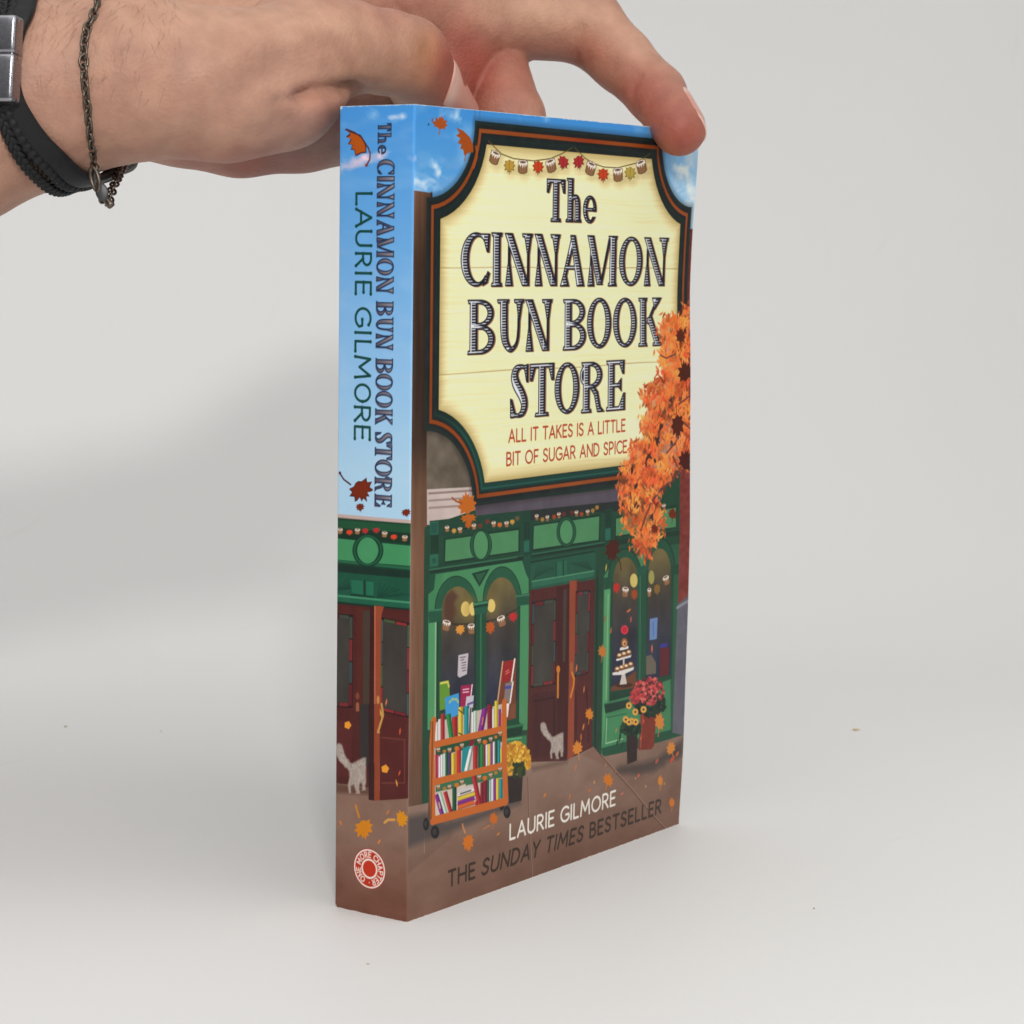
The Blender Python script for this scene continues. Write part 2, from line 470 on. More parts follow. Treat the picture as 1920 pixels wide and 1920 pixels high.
def to_front(x, y):
    x0 = np.asarray(x, float); y = np.asarray(y, float); x = x0
    for _ in range(3):
        r = np.stack([(x - 960) / 4487.0, -(y - 960) / 4487.0, -np.ones_like(x)], -1) @ HB.T
        t = -HO[1] / r[..., 1]
        u = HO[0] + t * r[..., 0]; v = BH - (HO[2] + t * r[..., 2])
        x = x0 - 6.3 * (1 - u / BW * 0.1) * bow(u, v)
    return u, v
def to_spine(x, y):
    x = np.asarray(x, float); y = np.asarray(y, float)
    r = np.stack([(x - 960) / 4487.0, -(y - 960) / 4487.0, -np.ones_like(x)], -1) @ HB.T
    t = -HO[0] / r[..., 0]
    return BT - (HO[1] + t * r[..., 1]), BH - (HO[2] + t * r[..., 2])

class Sheet:
    def __init__(s, w, h, nu, nv, conv):
        s.w, s.h, s.nu, s.nv, s.conv = w, h, nu, nv, conv
        s.u = np.linspace(0, w, nu); s.v = np.linspace(0, h, nv)
        s.c = np.zeros((nv, nu, 3)); s.f = np.zeros((nv, nu))
        s.view(0, 0, 1)
    def view(s, ox, oy, k): s.o = (ox, oy, k); return s
    def pt(s, pts):
        a = np.asarray(pts, float).reshape(-1, 2); ox, oy, k = s.o
        u, v = s.conv(ox + a[:, 0] / k, oy + a[:, 1] / k)
        return np.stack([u, v], 1)
    def box(s, lo, hi, pad=0.6):
        i0, i1 = np.searchsorted(s.v, [lo[1] - pad, hi[1] + pad]); j0, j1 = np.searchsorted(s.u, [lo[0] - pad, hi[0] + pad])
        return slice(i0, i1), slice(j0, j1)
    def put(s, sl, cov, color, foil=0.0):
        if cov.size == 0: return
        U, V = np.meshgrid(s.u[sl[1]], s.v[sl[0]])
        col = color(U, V) if callable(color) else np.asarray(color, float)
        a = cov[..., None]
        s.c[sl] = s.c[sl] * (1 - a) + col * a
        s.f[sl] = s.f[sl] * (1 - cov) + foil * cov
    @staticmethod
    def sd(P, U, V):
        d = np.full(U.shape, 1e9); ins = np.zeros(U.shape, bool)
        for (x0, y0), (x1, y1) in zip(P, np.roll(P, -1, 0)):
            ex, ey = x1 - x0, y1 - y0; L = ex * ex + ey * ey + 1e-12
            wx, wy = U - x0, V - y0
            t = np.clip((wx * ex + wy * ey) / L, 0, 1)
            d = np.minimum(d, (wx - t * ex) ** 2 + (wy - t * ey) ** 2)
            c = ((y0 <= V) != (y1 <= V)) & (wx < wy * ex / (ey if abs(ey) > 1e-12 else 1e-12))
            ins ^= c
        d = np.sqrt(d)
        return np.where(ins, -d, d)
    def mmpoly(s, P, color, soft=0.09, alpha=1.0, foil=0.0, grow=0.0):
        P = np.asarray(P, float)
        sl = s.box(P.min(0), P.max(0), 0.4 + soft * 2 + max(grow, 0))
        U, V = np.meshgrid(s.u[sl[1]], s.v[sl[0]])
        if U.size == 0: return
        cov = np.clip(0.5 - (s.sd(P, U, V) - grow) / (2 * soft), 0, 1) * alpha
        s.put(sl, cov, color, foil)
    def poly(s, pts, color, **k): s.mmpoly(s.pt(pts), color, **k)
    def mmline(s, P, r, color, soft=0.09, alpha=1.0, foil=0.0):
        P = np.asarray(P, float)
        sl = s.box(P.min(0), P.max(0), 0.4 + soft * 2 + r)
        U, V = np.meshgrid(s.u[sl[1]], s.v[sl[0]])
        if U.size == 0: return
        d = np.full(U.shape, 1e9)
        for (x0, y0), (x1, y1) in zip(P[:-1], P[1:]):
            ex, ey = x1 - x0, y1 - y0; L = ex * ex + ey * ey + 1e-12
            t = np.clip(((U - x0) * ex + (V - y0) * ey) / L, 0, 1)
            d = np.minimum(d, np.hypot(U - x0 - t * ex, V - y0 - t * ey))
        s.put(sl, np.clip(0.5 - (d - r) / (2 * soft), 0, 1) * alpha, color, foil)
    def line(s, pts, r, color, **k): s.mmline(s.pt(pts), r, color, **k)
    def oval(s, x, y, rx, ry, color, **k):
        a = np.linspace(0, 2 * np.pi, 33)[:-1]
        s.poly(np.stack([x + rx * np.cos(a), y + ry * np.sin(a)], 1), color, **k)
    def wisp(s, x, y, rx, ry, color, alpha, seed):
        P = s.pt([(x - rx * 2, y - ry * 2), (x + rx * 2, y - ry * 2), (x + rx * 2, y + ry * 2), (x - rx * 2, y + ry * 2)]); c = s.pt([(x, y)])[0]
        sl = s.box(P.min(0), P.max(0)); U, V = np.meshgrid(s.u[sl[1]], s.v[sl[0]]); h = (P.max(0) - P.min(0)) / 4
        wob = (vnoise(U / 3.4, V / 2.2, seed, 3) - .5) * 2.2
        q = np.hypot((U - c[0]) / h[0], (V - c[1]) / h[1]) + wob
        s.put(sl, np.clip(1.25 - q, 0, 1) * alpha * np.clip(vnoise(U / 4.4, V / 2.4, seed + 9, 3) * 1.7 - .3, 0, 1), color)
    def quad(s, x0, y0, x1, y1, color, **k): s.poly([(x0, y0), (x1, y0), (x1, y1), (x0, y1)], color, **k)
    def icon(s, loc, x, y, sx, sy, rot, color, **k):
        a = np.asarray(loc, float); c, n = math.cos(rot), math.sin(rot)
        X = a[:, 0] * c - a[:, 1] * n; Y = a[:, 0] * n + a[:, 1] * c
        s.poly(np.stack([x + X * sx, y + Y * sy], 1), color, **k)
    def icon_line(s, loc, x, y, sx, sy, rot, r, color, **k):
        a = np.asarray(loc, float); c, n = math.cos(rot), math.sin(rot)
        X = a[:, 0] * c - a[:, 1] * n; Y = a[:, 0] * n + a[:, 1] * c
        s.line(np.stack([x + X * sx, y + Y * sy], 1), r, color, **k)

_h = [(.13, -.66), (.34, -.78), (.33, -.46), (.60, -.56), (.80, -.54), (.66, -.24), (.98, -.02), (.66, .12), (.76, .42), (.34, .38), (.12, .52)]
MAPLE = [(0, -1)] + _h + [(-x, y) for x, y in _h[::-1]]
HALF = [(-.9, -.75), (-.3, -.62), (.25, -.30), (.55, .15), (.62, .55), (.30, .62), (-.05, .85), (-.20, .48), (-.42, .50), (-.36, .20), (-.66, .18), (-.50, -.15), (-.85, -.25), (-.62, -.45)]
SLIM = [(0, -1), (.28, -.45), (.34, .1), (.12, .7), (0, 1), (-.25, .5), (-.32, 0), (-.2, -.55)]
def leaf(s, x, y, sx, sy, rot, color, stem=True, foil=0.0, shape=None, stemlen=1.0):
    r = math.radians(rot)
    s.icon(shape or MAPLE, x, y, sx, sy, r, color, foil=foil)
    if stem: s.icon_line([(0, .4), (.06, .4 + .35 * stemlen), (.0, .45 + .7 * stemlen)], x, y, sx, sy, r, 0.16, color, foil=foil)
def bun(s, x, y, sx, sy, rot, dark=(128, 92, 64)):
    r = math.radians(rot); sx *= .88; sy *= .9
    s.icon([(-.98, -.8), (0, -1.08), (.98, -.8), (.9, .8), (.4, 1.05), (-.4, 1.05), (-.9, .8)], x, y, sx, sy, r, (84, 60, 44))
    s.icon([(-.85, -.5), (.85, -.5), (.8, .75), (.4, .95), (-.4, .95), (-.8, .75)], x, y, sx, sy, r, dark)
    for q in (-.4, 0, .4): s.icon_line([(q, -.2), (q, .85)], x, y, sx, sy, r, 0.09, (164, 124, 88))
    s.icon([(-.86, -.72), (-.4, -.95), (.4, -.95), (.86, -.72), (.9, -.35), (.72, -.1), (.60, -.40), (.42, .15), (.25, -.40), (-.02, .2), (-.2, -.38), (-.45, .05), (-.62, -.3), (-.86, -.15)], x, y, sx, sy, r, (224, 214, 202))
    s.icon([(-.6, -.74), (0, -.86), (.6, -.74), (.55, -.56), (0, -.48), (-.55, -.56)], x, y, sx, sy, r, (104, 76, 58))

# ---- single-stroke sans letters
def arc(cx, cy, rx, ry, a0, a1, n=12):
    return [(cx + rx * math.cos(math.radians(a0 + (a1 - a0) * i / n)), cy + ry * math.sin(math.radians(a0 + (a1 - a0) * i / n))) for i in range(n + 1)]
SANS = {
 'A': (.66, [[(0, 1), (.33, 0), (.66, 1)], [(.11, .68), (.55, .68)]]),
 'B': (.50, [[(0, 0), (0, 1)], [(0, 0), (.22, 0)] + arc(.22, .235, .22, .235, -90, 90) + [(0, .47)], [(.22, .47)] + arc(.24, .735, .26, .265, -90, 90) + [(0, 1)]]),
 'C': (.62, [arc(.40, .5, .40, .5, -48, -312, 20)]),
 'D': (.62, [[(0, 0), (0, 1)], [(0, 0), (.2, 0)] + arc(.2, .5, .42, .5, -90, 90, 16) + [(0, 1)]]),
 'E': (.44, [[(.44, 0), (0, 0), (0, 1), (.44, 1)], [(0, .48), (.38, .48)]]),
 'F': (.42, [[(.42, 0), (0, 0), (0, 1)], [(0, .5), (.36, .5)]]),
 'G': (.68, [arc(.40, .5, .40, .5, -48, -330, 22) + [(.70, .55), (.45, .55)]]),
 'H': (.60, [[(0, 0), (0, 1)], [(.6, 0), (.6, 1)], [(0, .48), (.6, .48)]]),
 'I': (.02, [[(.01, 0), (.01, 1)]]),
 'K': (.54, [[(0, 0), (0, 1)], [(.5, 0), (.02, .55)], [(.16, .42), (.54, 1)]]),
 'L': (.42, [[(0, 0), (0, 1), (.42, 1)]]),
 'M': (.80, [[(0, 1), (.08, 0), (.40, .72), (.72, 0), (.80, 1)]]),
 'N': (.62, [[(0, 1), (0, 0), (.62, 1), (.62, 0)]]),
 'O': (.78, [arc(.39, .5, .39, .5, 0, 360, 28)]),
 'P': (.50, [[(0, 1), (0, 0), (.22, 0)] + arc(.22, .28, .27, .28, -90, 90) + [(0, .56)]]),
 'R': (.52, [[(0, 1), (0, 0), (.22, 0)] + arc(.22, .265, .26, .265, -90, 90) + [(0, .53)], [(.22, .53), (.52, 1)]]),
 'S': (.48, [arc(.25, .26, .22, .26, -30, -200, 10) + [(.10, .40), (.38, .58)] + arc(.23, .74, .24, .26, -30, 155, 12)]),
 'T': (.54, [[(0, 0), (.54, 0)], [(.27, 0), (.27, 1)]]),
 'U': (.58, [[(0, 0), (0, .66)] + arc(.29, .68, .29, .32, 180, 0, 12) + [(.58, 0)]]),
 'Y': (.56, [[(0, 0), (.28, .5), (.56, 0)], [(.28, .5), (.28, 1)]]),
}
def text(s, string, u0, u1, v0, v1, r, color, gap=0.22, space=0.42, slant=None, mapper=None, tilt=None):
    """set a line of sans capitals so that it fills u0..u1, v0..v1 (mm)"""
    x = 0.0; out = []
    for i, ch in enumerate(string):
        if ch == ' ': x += space; continue
        w, st = SANS[ch]
        out.append((x, st, i)); x += w + gap
    tot = x - gap; h = v1 - v0
    for x0, st, i in out:
        sl = 0.16 if (slant and slant[0] <= i < slant[1]) else 0.0
        for pl in st:
            P = np.array([(u0 + (x0 + p[0] + sl * (0.5 - p[1])) / tot * (u1 - u0), v0 + p[1] * h) for p in pl])
            if mapper: P = mapper(P)
            s.mmline(P, r, color)

# ---- engraved display letters: outlines in mm inside a w x h box, T thick and t thin strokes
def ell(cx, cy, rx, ry, a0=0, a1=360, n=36): return np.array(arc(cx, cy, rx, ry, a0, a1, n))
def vstroke(pts, wid):
    p = np.column_stack([np.array(pts, float), np.array(wid, float)])
    for _ in range(2):                                    # round the corners of the centre line
        p = np.concatenate([p[:1], np.stack([.75 * p[:-1] + .25 * p[1:], .25 * p[:-1] + .75 * p[1:]], 1).reshape(-1, 3), p[-1:]])
    wid = p[:, 2]; p = p[:, :2]; d = np.gradient(p, axis=0); d /= np.linalg.norm(d, axis=1, keepdims=True)
    n = np.stack([-d[:, 1], d[:, 0]], 1) * (np.array(wid)[:, None] / 2)
    return np.concatenate([p + n, (p - n)[::-1]])
def glyph(ch, w, h, T, t):
    """list of ('+', polygon) and ('-', polygon) steps"""
    q = lambda *a: ('+', np.array(a, float))
    s = t * 0.95
    def serif(x0, x1, y, up): return q((x0, y), (x1, y), (x1 - .3 * t, y + up * s), (x0 + .3 * t, y + up * s))
    def wedge_bl(x): return [q((x, 0), (x + t, 0), (x + t, h * .55), (x + t * 2.3, h), (x - t * 1.2, h), (x, h * .55))]
    def wedge_tr(x): return [q((x, h), (x + t, h), (x + t, h * .4), (x + t * 2.2, 0), (x - t * 1.6, 0), (x, h * .4))]
    if ch == 'I':
        c = w / 2; return [q((c - T / 2, 0), (c + T / 2, 0), (c + T / 2, h), (c - T / 2, h)), serif(0, w, 0, 1), serif(0, w, h, -1)]
    if ch == 'N':
        return wedge_bl(w * .12) + wedge_tr(w * .88 - t) + [q((0, 0), (T * 1.05, 0), (w * .88, h), (w * .88 - T * .95, h)), serif(w * .62, w, 0, 1)]
    if ch == 'A':
        return [q((w * .46, 0), (w * .58, h * .1), (w * .26, h * .8), (w * .36, h), (0, h), (w * .10, h * .82)), q((w * .40, 0), (w * .40 + T * .75, 0), (w, h), (w - T * 1.15, h)),
                q((w * .22, h * .60), (w * .72, h * .60), (w * .72, h * .60 + t), (w * .22, h * .60 + t))]
    if ch == 'M':
        return wedge_bl(w * .10) + [q((0, 0), (T * 1.0, 0), (w * .52, h * .97), (w * .52 - T * .9, h * .97)), q((w * .44, h * .97), (w * .44 + t, h * .97), (w * .80, 0), (w * .80 - t * 1.2, 0)),
                q((w * .97 - T, 0), (w * .97, 0), (w * .97, h), (w * .97 - T, h)), serif(w * .97 - T * 1.25, w, 0, 1), serif(w * .97 - T * 1.25, w, h, -1)]
    if ch == 'O':
        return [('+', ell(w / 2, h / 2, w / 2, h / 2)), ('-', ell(w / 2, h / 2, w / 2 - T * .88, h / 2 - t))]
    if ch == 'C':
        return [('+', ell(w * .52, h / 2, w * .52, h / 2)), ('-', ell(w * .60, h / 2, w * .60 - T, h / 2 - t)), ('-', np.array([(w * .68, h * .22), (w * 1.3, h * .22), (w * 1.3, h * .80), (w * .68, h * .80)])),
                q((w * .62, 0.02 * h), (w, .02 * h), (w * .97, h * .36), (w * .90, h * .36), (w * .80, h * .16)), q((w * .80, h * .92), (w * .93, h * .72), (w, h * .76), (w * .92, h * .93), (w * .75, h * .99))]
    def stem(x): return q((x, 0), (x + T, 0), (x + T, h), (x, h))
    if ch == 'B':
        return [('+', ell(w * .45, h * .25, w * .50, h * .25)), ('+', ell(w * .45, h * .73, w * .55, h * .27)), q((w * .15, 0), (w * .45, 0), (w * .45, h), (w * .15, h)),
                ('-', ell(w * .40, h * .25, w * .55 - T * .8, h * .25 - t)), ('-', ell(w * .40, h * .73, w * .60 - T * .85, h * .27 - t)), ('-', np.array([(w * -.5, -1), (w * .1, -1), (w * .1, h + 1), (w * -.5, h + 1)])),
                stem(w * .08), serif(0, w * .5, 0, 1), serif(0, w * .5, h, -1), q((w * .3, h * .47), (w * .6, h * .47), (w * .6, h * .47 + t), (w * .3, h * .47 + t))]
    if ch == 'U':
        c = [(w * .12 + T / 2, 0), (w * .12 + T / 2, h * .5), (w * .15 + T / 2, h * .78), (w * .30 + T / 2, h * .94), (w * .55, h * .97), (w * .74, h * .86), (w * .80, h * .62), (w * .81, 0)]
        return [('+', vstroke(c, [T, T, T * .9, T * .6, t * 1.2, t, t, t])), serif(0, w * .12 + T * 1.2, 0, 1), serif(w * .62, w, 0, 1), q((w * .70, 0), (w * .95, 0), (w * .84, h * .42), (w * .80, h * .42))]
    if ch == 'K':
        return [stem(w * .08), serif(0, w * .08 + T * 1.2, 0, 1), serif(0, w * .08 + T * 1.2, h, -1), q((w * .35, h * .52), (w * .80, 0), (w * .80 + t * 1.2, 0), (w * .35 + t * 1.2, h * .55)),
                q((w * .60, 0), (w, 0), (w * .90, h * .10), (w * .72, h * .24)), q((w * .38, h * .42), (w * .38 + T * .8, h * .36), (w, h), (w - T * 1.05, h)), serif(w * .62, w * 1.02, h, -1)]
    if ch == 'S':
        c = [(w * .90, h * .18), (w * .80, h * .06), (w * .55, h * .03), (w * .28, h * .10), (w * .20, h * .24), (w * .34, h * .40), (w * .62, h * .56), (w * .80, h * .74), (w * .72, h * .90), (w * .48, h * .97), (w * .24, h * .95), (w * .10, h * .84)]
        return [('+', vstroke(c, [t, t, t, T * .8, T * 1.0, T * 1.05, T * 1.05, T * .95, T * .75, t, t, t])), q((w * .72, .03 * h), (w * .97, .0), (w * .97, h * .34), (w * .88, h * .34)), q((w * .02, h), (w * .0, h * .64), (w * .10, h * .66), (w * .34, h * .99))]
    if ch == 'T':
        c = w / 2; return [q((c - T / 2, 0), (c + T / 2, 0), (c + T / 2, h), (c - T / 2, h)), serif(w * .22, w * .78, h, -1), serif(0, w, 0, 1.1),
                           q((0, 0), (w * .26, 0), (w * .10, h * .32), (0, h * .32)), q((w, 0), (w * .74, 0), (w * .90, h * .32), (w, h * .32))]
    if ch == 'R':
        return [('+', ell(w * .42, h * .26, w * .48, h * .26)), q((w * .15, 0), (w * .42, 0), (w * .42, h * .52), (w * .15, h * .52)), ('-', ell(w * .38, h * .26, w * .52 - T * .8, h * .26 - t)),
                stem(w * .08), serif(0, w * .5, 0, 1), serif(0, w * .10 + T * 1.25, h, -1), q((w * .36, h * .50), (w * .36 + T * .7, h * .47), (w * .72, h * .60), (w * .84, h * .90), (w, h), (w * .70, h), (w * .56, h * .66))]
    if ch == 'E':
        return [stem(w * .10), serif(0, w * .95, 0, 1.1), serif(0, w, h, -1.1), q((w * .30, h * .46), (w * .72, h * .46), (w * .72, h * .46 + t), (w * .30, h * .46 + t)),
                q((w * .62, 0), (w * .96, 0), (w * .94, h * .27), (w * .86, h * .27)), q((w * .60, h), (w, h), (w, h * .66), (w * .92, h * .66)), q((w * .55, h * .49), (w * .80, h * .36), (w * .80, h * .62))]
    if ch == 'h':
        return [q((w * .08, 0), (w * .08 + T, 0), (w * .08 + T, h), (w * .08, h)), ('+', vstroke([(w * .3, h * .52), (w * .52, h * .41), (w * .72, h * .45), (w * .78, h * .58), (w * .78, h)], [t, t * 1.2, T * .8, T, T])),
                serif(0, w * .08 + T, 0, 1), serif(-.05 * w, w * .5, h, -1), serif(w * .56, w * 1.05, h, -1)]
    if ch == 'e':
        return [('+', ell(w / 2, h * .69, w / 2, h * .31)), ('-', ell(w * .55, h * .69, w * .55 - T * .85, h * .31 - t)), ('-', np.array([(w * .62, h * .73), (w * 1.2, h * .73), (w * 1.2, h * .86), (w * .62, h * .86)])),
                q((w * .2, h * .66), (w * .95, h * .66), (w * .95, h * .66 + t), (w * .2, h * .66 + t))]
def gsd(steps, U, V):
    d = np.full(U.shape, 1e9)
    for op, P in steps:
        e = Sheet.sd(P, U, V)
        d = np.minimum(d, e) if op == '+' else np.maximum(d, -e)
    return d
def engraved(s, ch, u0, u1, v0, v1, T, t, edge, period):
    w, h = u1 - u0, v1 - v0
    sl = s.box((u0, v0), (u1, v1), 1.2)
    U, V = np.meshgrid(s.u[sl[1]], s.v[sl[0]])
    g = glyph(ch, w, h, T, t); x, y = U - u0, V - v0
    d = gsd(g, x, y) - 0.10; a = 0.10
    cov = lambda q: np.clip(0.5 - q / (2 * a), 0, 1)
    s.put(sl, cov(gsd(g, x - 0.42, y - 0.1) - 0.16) * 0.85, (120, 74, 58))
    s.put(sl, cov(d), (24, 27, 40))
    inner = np.maximum(d + edge, gsd(g, x + .42, y) - 0.10 + edge)            # thin dark rim at the left, heavy at the right
    right = np.maximum(inner, gsd(g, x + .42 + T * 0.52, y) - 0.10 + edge)      # still inside when looked at further right: the solid white side
    stripes = (np.abs(((V / period) % 1.0) - 0.5) - 0.17) * period
    s.put(sl, np.maximum(cov(right), cov(np.maximum(inner, stripes))), (216, 217, 222))
# ---------------------------------------------------------------- front cover picture
FS = Sheet(BW, BH, 646, 1387, to_front)
rng = np.random.default_rng(11)
def vmix(c0, c1, v0, v1):
    c0 = np.array(c0, float); c1 = np.array(c1, float)
    return lambda U, V: c0 + (c1 - c0) * np.clip((V - v0) / (v1 - v0), 0, 1)[..., None]
def clouds(S, top, low, v1, seed, amount=1.0, umix=None):
    U, V = np.meshgrid(S.u, S.v)
    c = np.array(top, float) + (np.array(low, float) - np.array(top, float)) * np.clip(V / v1, 0, 1)[..., None]
    n = vnoise(U / 11 + 3, V / 6, seed, 4)
    k = np.clip((n - 0.56) * 4.5, 0, 1)[..., None] * amount
    c = c * (1 - k) + np.array([206, 222, 236.0]) * k
    n2 = vnoise(U / 13 + 9, V / 5, seed + 5, 4)
    k = np.clip((n2 - 0.64) * 5, 0, 1)[..., None] * amount * 0.8
    c = c * (1 - k) + np.array([226, 190, 196.0]) * k
    S.c[:] = c
clouds(FS, (64, 136, 200), (104, 164, 212), 30, 3, 0.22)
U, V = np.meshgrid(FS.u, FS.v)
k = np.clip((U - 95) / 30, 0, 1)[..., None]                       # pale blue and off-white mixed in towards the fore edge
n = np.clip((vnoise(U / 7, V / 7, 40, 3) - 0.35) * 2.2, 0, 1)[..., None]
FS.c[:] = FS.c * (1 - k * 0.8) + (np.array([140, 190, 222.0]) * (1 - n) + np.array([216, 218, 214.0]) * n) * k * 0.8
for x, y, rx, ry, al in ((40, 545, 70, 40, .9), (140, 500, 40, 75, .9), (30, 580, 90, 34, .9), (240, 130, 60, 40, .9), (560, 70, 60, 30, .5), (900, 110, 70, 40, .5), (1750, 520, 60, 80, .9), (1800, 640, 60, 90, .9)):
    FS.view(780, 180, 3.4909); FS.wisp(x, y, rx, ry, (222, 228, 236), al, int(x))
FS.view(620, 180, 4.5714)
FS.wisp(700, 525, 40, 30, (224, 190, 206), .9, 4)

# neighbouring brick house on the fore edge
z3 = (960, 940, 4.0); zb = (780, 540, 3.4909); za = (780, 180, 3.4909); z2 = (620, 960, 4.8); z4 = (760, 1300, 4.3636); z5 = (1000, 1280, 4.8); z7 = (780, 1200, 5.0526)
# brown pillar by the spine
FS.view(620, 180, 4.5714)
def pillar(U, V):
    stops = np.interp(V, [18, 24, 38, 62, 80, 92, 110, 150, 172], [112, 96, 62, 52, 60, 104, 118, 108, 92])
    base = np.stack([stops, stops * .72, stops * .55], -1)
    return base + (vnoise(U * 1.2, V / 9, 8, 3)[..., None] - .5) * 16 + np.clip(1.2 - U / 1.5, 0, 1)[..., None] * np.array([14, 10, 8.0])
FS.mmpoly([(0, 20.2), (6.9, 20.6), (6.9, 172.2), (0, 173.0)], pillar)
FS.mmline([(6.8, 20.8), (6.8, 172.1)], 0.35, (46, 32, 26), soft=0.3)
# plaster wall and white ledge under the sign
FS.view(*zb)
FS.poly([(70, 880), (420, 880), (420, 1330), (70, 1330)], lambda U, V: np.array([104, 94, 82.0]) + (vnoise(U / 4, V / 4, 14, 3)[..., None] - .5) * 40)
FS.poly([(72, 1318), (400, 1300), (400, 1540), (72, 1550)], lambda U, V: np.array([188, 172, 166.0]) + (vnoise(U / 5, V / 3, 15, 2)[..., None] - .5) * 20)
for y, c in ((1345, (140, 120, 116)), (1392, (150, 132, 126)), (1440, (150, 130, 124))): FS.line([(85, y), (400, y - 22)], 0.28, c)

# ---- green shop front
GD, GM, GL, GX = (38, 78, 56), (50, 112, 78), (88, 158, 108), (24, 46, 38)
def tex(c, a=10, su=3.0, sv=3.0, seed=20):
    c = np.array(c, float)
    return lambda U, V: c + (vnoise(U / su, V / sv, seed, 3)[..., None] - .5) * a
FS.view(*z2)
FS.mmpoly([(5.3, 101), (60, 94), (129.5, 94), (129.5, 176), (5.3, 172)], tex(GD, 10))
FS.view(*zb); FS.poly([(385, 1420), (1330, 1310), (1500, 1320), (1500, 1395), (395, 1500)], tex((86, 78, 88), 14))
FS.poly([(395, 1490), (1500, 1375), (1500, 1440), (400, 1560)], tex((40, 46, 44), 8))
FS.view(*z2)
FS.poly([(890, 80), (1800, -20), (1800, 80), (1700, 110), (1000, 220), (890, 210)], tex((36, 74, 56), 8))
FS.poly([(895, 90), (970, 80), (970, 200), (895, 210)], tex((44, 104, 84), 8)); FS.poly([(905, 105), (958, 98), (958, 185), (905, 192)], tex((36, 88, 72), 8))
for x in (910, 928, 946, 964): FS.line([(x, 212), (x, 372)], 0.22, (22, 50, 40))
FS.poly([(893, 385), (968, 378), (968, 485), (893, 495)], tex((48, 112, 86), 8)); FS.oval(930, 436, 20, 26, (38, 92, 70))
FS.poly([(890, 500), (965, 490), (955, 560), (935, 620), (935, 690), (915, 715), (915, 735), (890, 740)], tex((36, 84, 62), 8))
def panel(view, p, oval, ring, shade=(26, 58, 44)):
    FS.view(*view)
    a = np.array(p, float); c = a.mean(0)
    FS.poly(c + (a - c) * np.array([1.06, 1.32]), tex((34, 74, 54), 6)); FS.poly(c + (a - c) * np.array([1.03, 1.14]), shade)
    FS.poly(a, tex((84, 146, 98), 8, seed=31))
    if oval:
        x, y, rx, ry = oval
        FS.oval(x, y, ring[0], ring[1], GX); FS.oval(x, y, ring[0] * .95, ring[1] * .96, (40, 96, 66)); FS.oval(x, y, rx * 1.14, ry * 1.08, (28, 64, 48)); FS.oval(x, y, rx, ry, tex((88, 152, 102), 6))
panel(z2, [(1035, 250), (1690, 160), (1690, 350), (1030, 445)], (1352, 297, 64, 125), (100, 145))
panel(z3, [(165, 185), (655, 112), (650, 288), (160, 358)], (408, 228, 48, 88), (74, 112))
panel(z3, [(780, 128), (1230, 45), (1230, 190), (780, 258)], None, None)
# dark cornices
FS.view(*z2); FS.poly([(890, 512), (1725, 392), (1800, 385), (1800, 420), (1725, 432), (890, 556)], tex((28, 60, 46), 6)); FS.line([(890, 520), (1800, 385)], 0.2, (60, 116, 84))
FS.view(*z3); FS.poly([(40, 415), (720, 298), (720, 330), (140, 420), (40, 440)], tex((28, 56, 44), 6)); FS.line([(140, 398), (700, 305)], 0.18, (58, 112, 84))
FS.poly([(760, 290), (1260, 215), (1260, 250), (760, 330)], tex((30, 62, 48), 6))
for (x, y) in ((85, 150), (695, 60)):
    FS.poly([(x, y), (x + 62, y - 10), (x + 62, y + 250), (x, y + 262)], tex((32, 72, 56), 6))
    for q in (12, 26, 40): FS.line([(x + q, y + 10), (x + q, y + 128)], 0.16, (22, 48, 38))
    FS.poly([(x + 4, y + 146), (x + 44, y + 140), (x + 44, y + 225), (x + 4, y + 232)], tex((46, 110, 88), 6))
    FS.poly([(x, y + 262), (x + 60, y + 250), (x + 46, y + 330), (x + 40, y + 400), (x + 20, y + 410)], tex((34, 84, 62), 6))
# left shop window
FS.view(*z2)
FS.poly([(945, 560), (1722, 436), (1760, 560), (1782, 600), (1782, 1960), (880, 1960), (880, 740), (930, 700)], tex((78, 148, 98), 8))
FS.poly([(880, 740), (930, 700), (945, 560), (1010, 548), (1010, 900), (880, 900)], tex((70, 140, 92), 8))
def half_arch(cx, ys, rx, ry, n=20): return [(cx + rx * math.cos(a), ys - ry * math.sin(a)) for a in np.linspace(math.pi, 0, n)]
def glass(U, V):
    k = np.clip((V - 116) / 30, 0, 1)[..., None]
    a = np.array([112, 98, 58.0]); m_ = np.array([66, 60, 54.0]); z = np.array([44, 48, 66.0])
    c = np.where(k < .45, a + (m_ - a) * k / .45, m_ + (z - m_) * (k - .45) / .55)
    return c + (vnoise(U / 5, V / 7, 50, 3)[..., None] - .5) * 26
for cx, ys, R, r in ((1133, 890, (198, 318), (150, 218)), (1545, 812, (178, 325), (140, 228))):
    FS.poly(half_arch(cx, ys, *R) + [(cx + R[0], ys + 1), (cx - R[0], ys + 1)], (22, 62, 46)); FS.poly(half_arch(cx, ys, R[0] - 7, R[1] - 8) + [(cx + R[0] - 7, ys + 2), (cx - R[0] + 7, ys + 2)], tex((42, 96, 68), 6))
FS.poly([(945, 900), (1400, 860), (1400, 1960), (945, 1960)], tex((36, 82, 58), 6)); FS.poly([(1390, 830), (1702, 800), (1702, 1960), (1390, 1960)], tex((36, 82, 58), 6))
FS.poly(half_arch(1145, 890, 145, 220) + [(1296, 1760), (985, 1800)], glass); FS.poly(half_arch(1540, 815, 136, 228) + [(1680, 1700), (1396, 1740)], glass)
FS.poly([(1020, 900), (1030, 760), (1090, 700), (1150, 760), (1110, 820), (1140, 900), (1100, 960), (1120, 1010), (1030, 1000)], (82, 50, 40), soft=.5, alpha=.8)
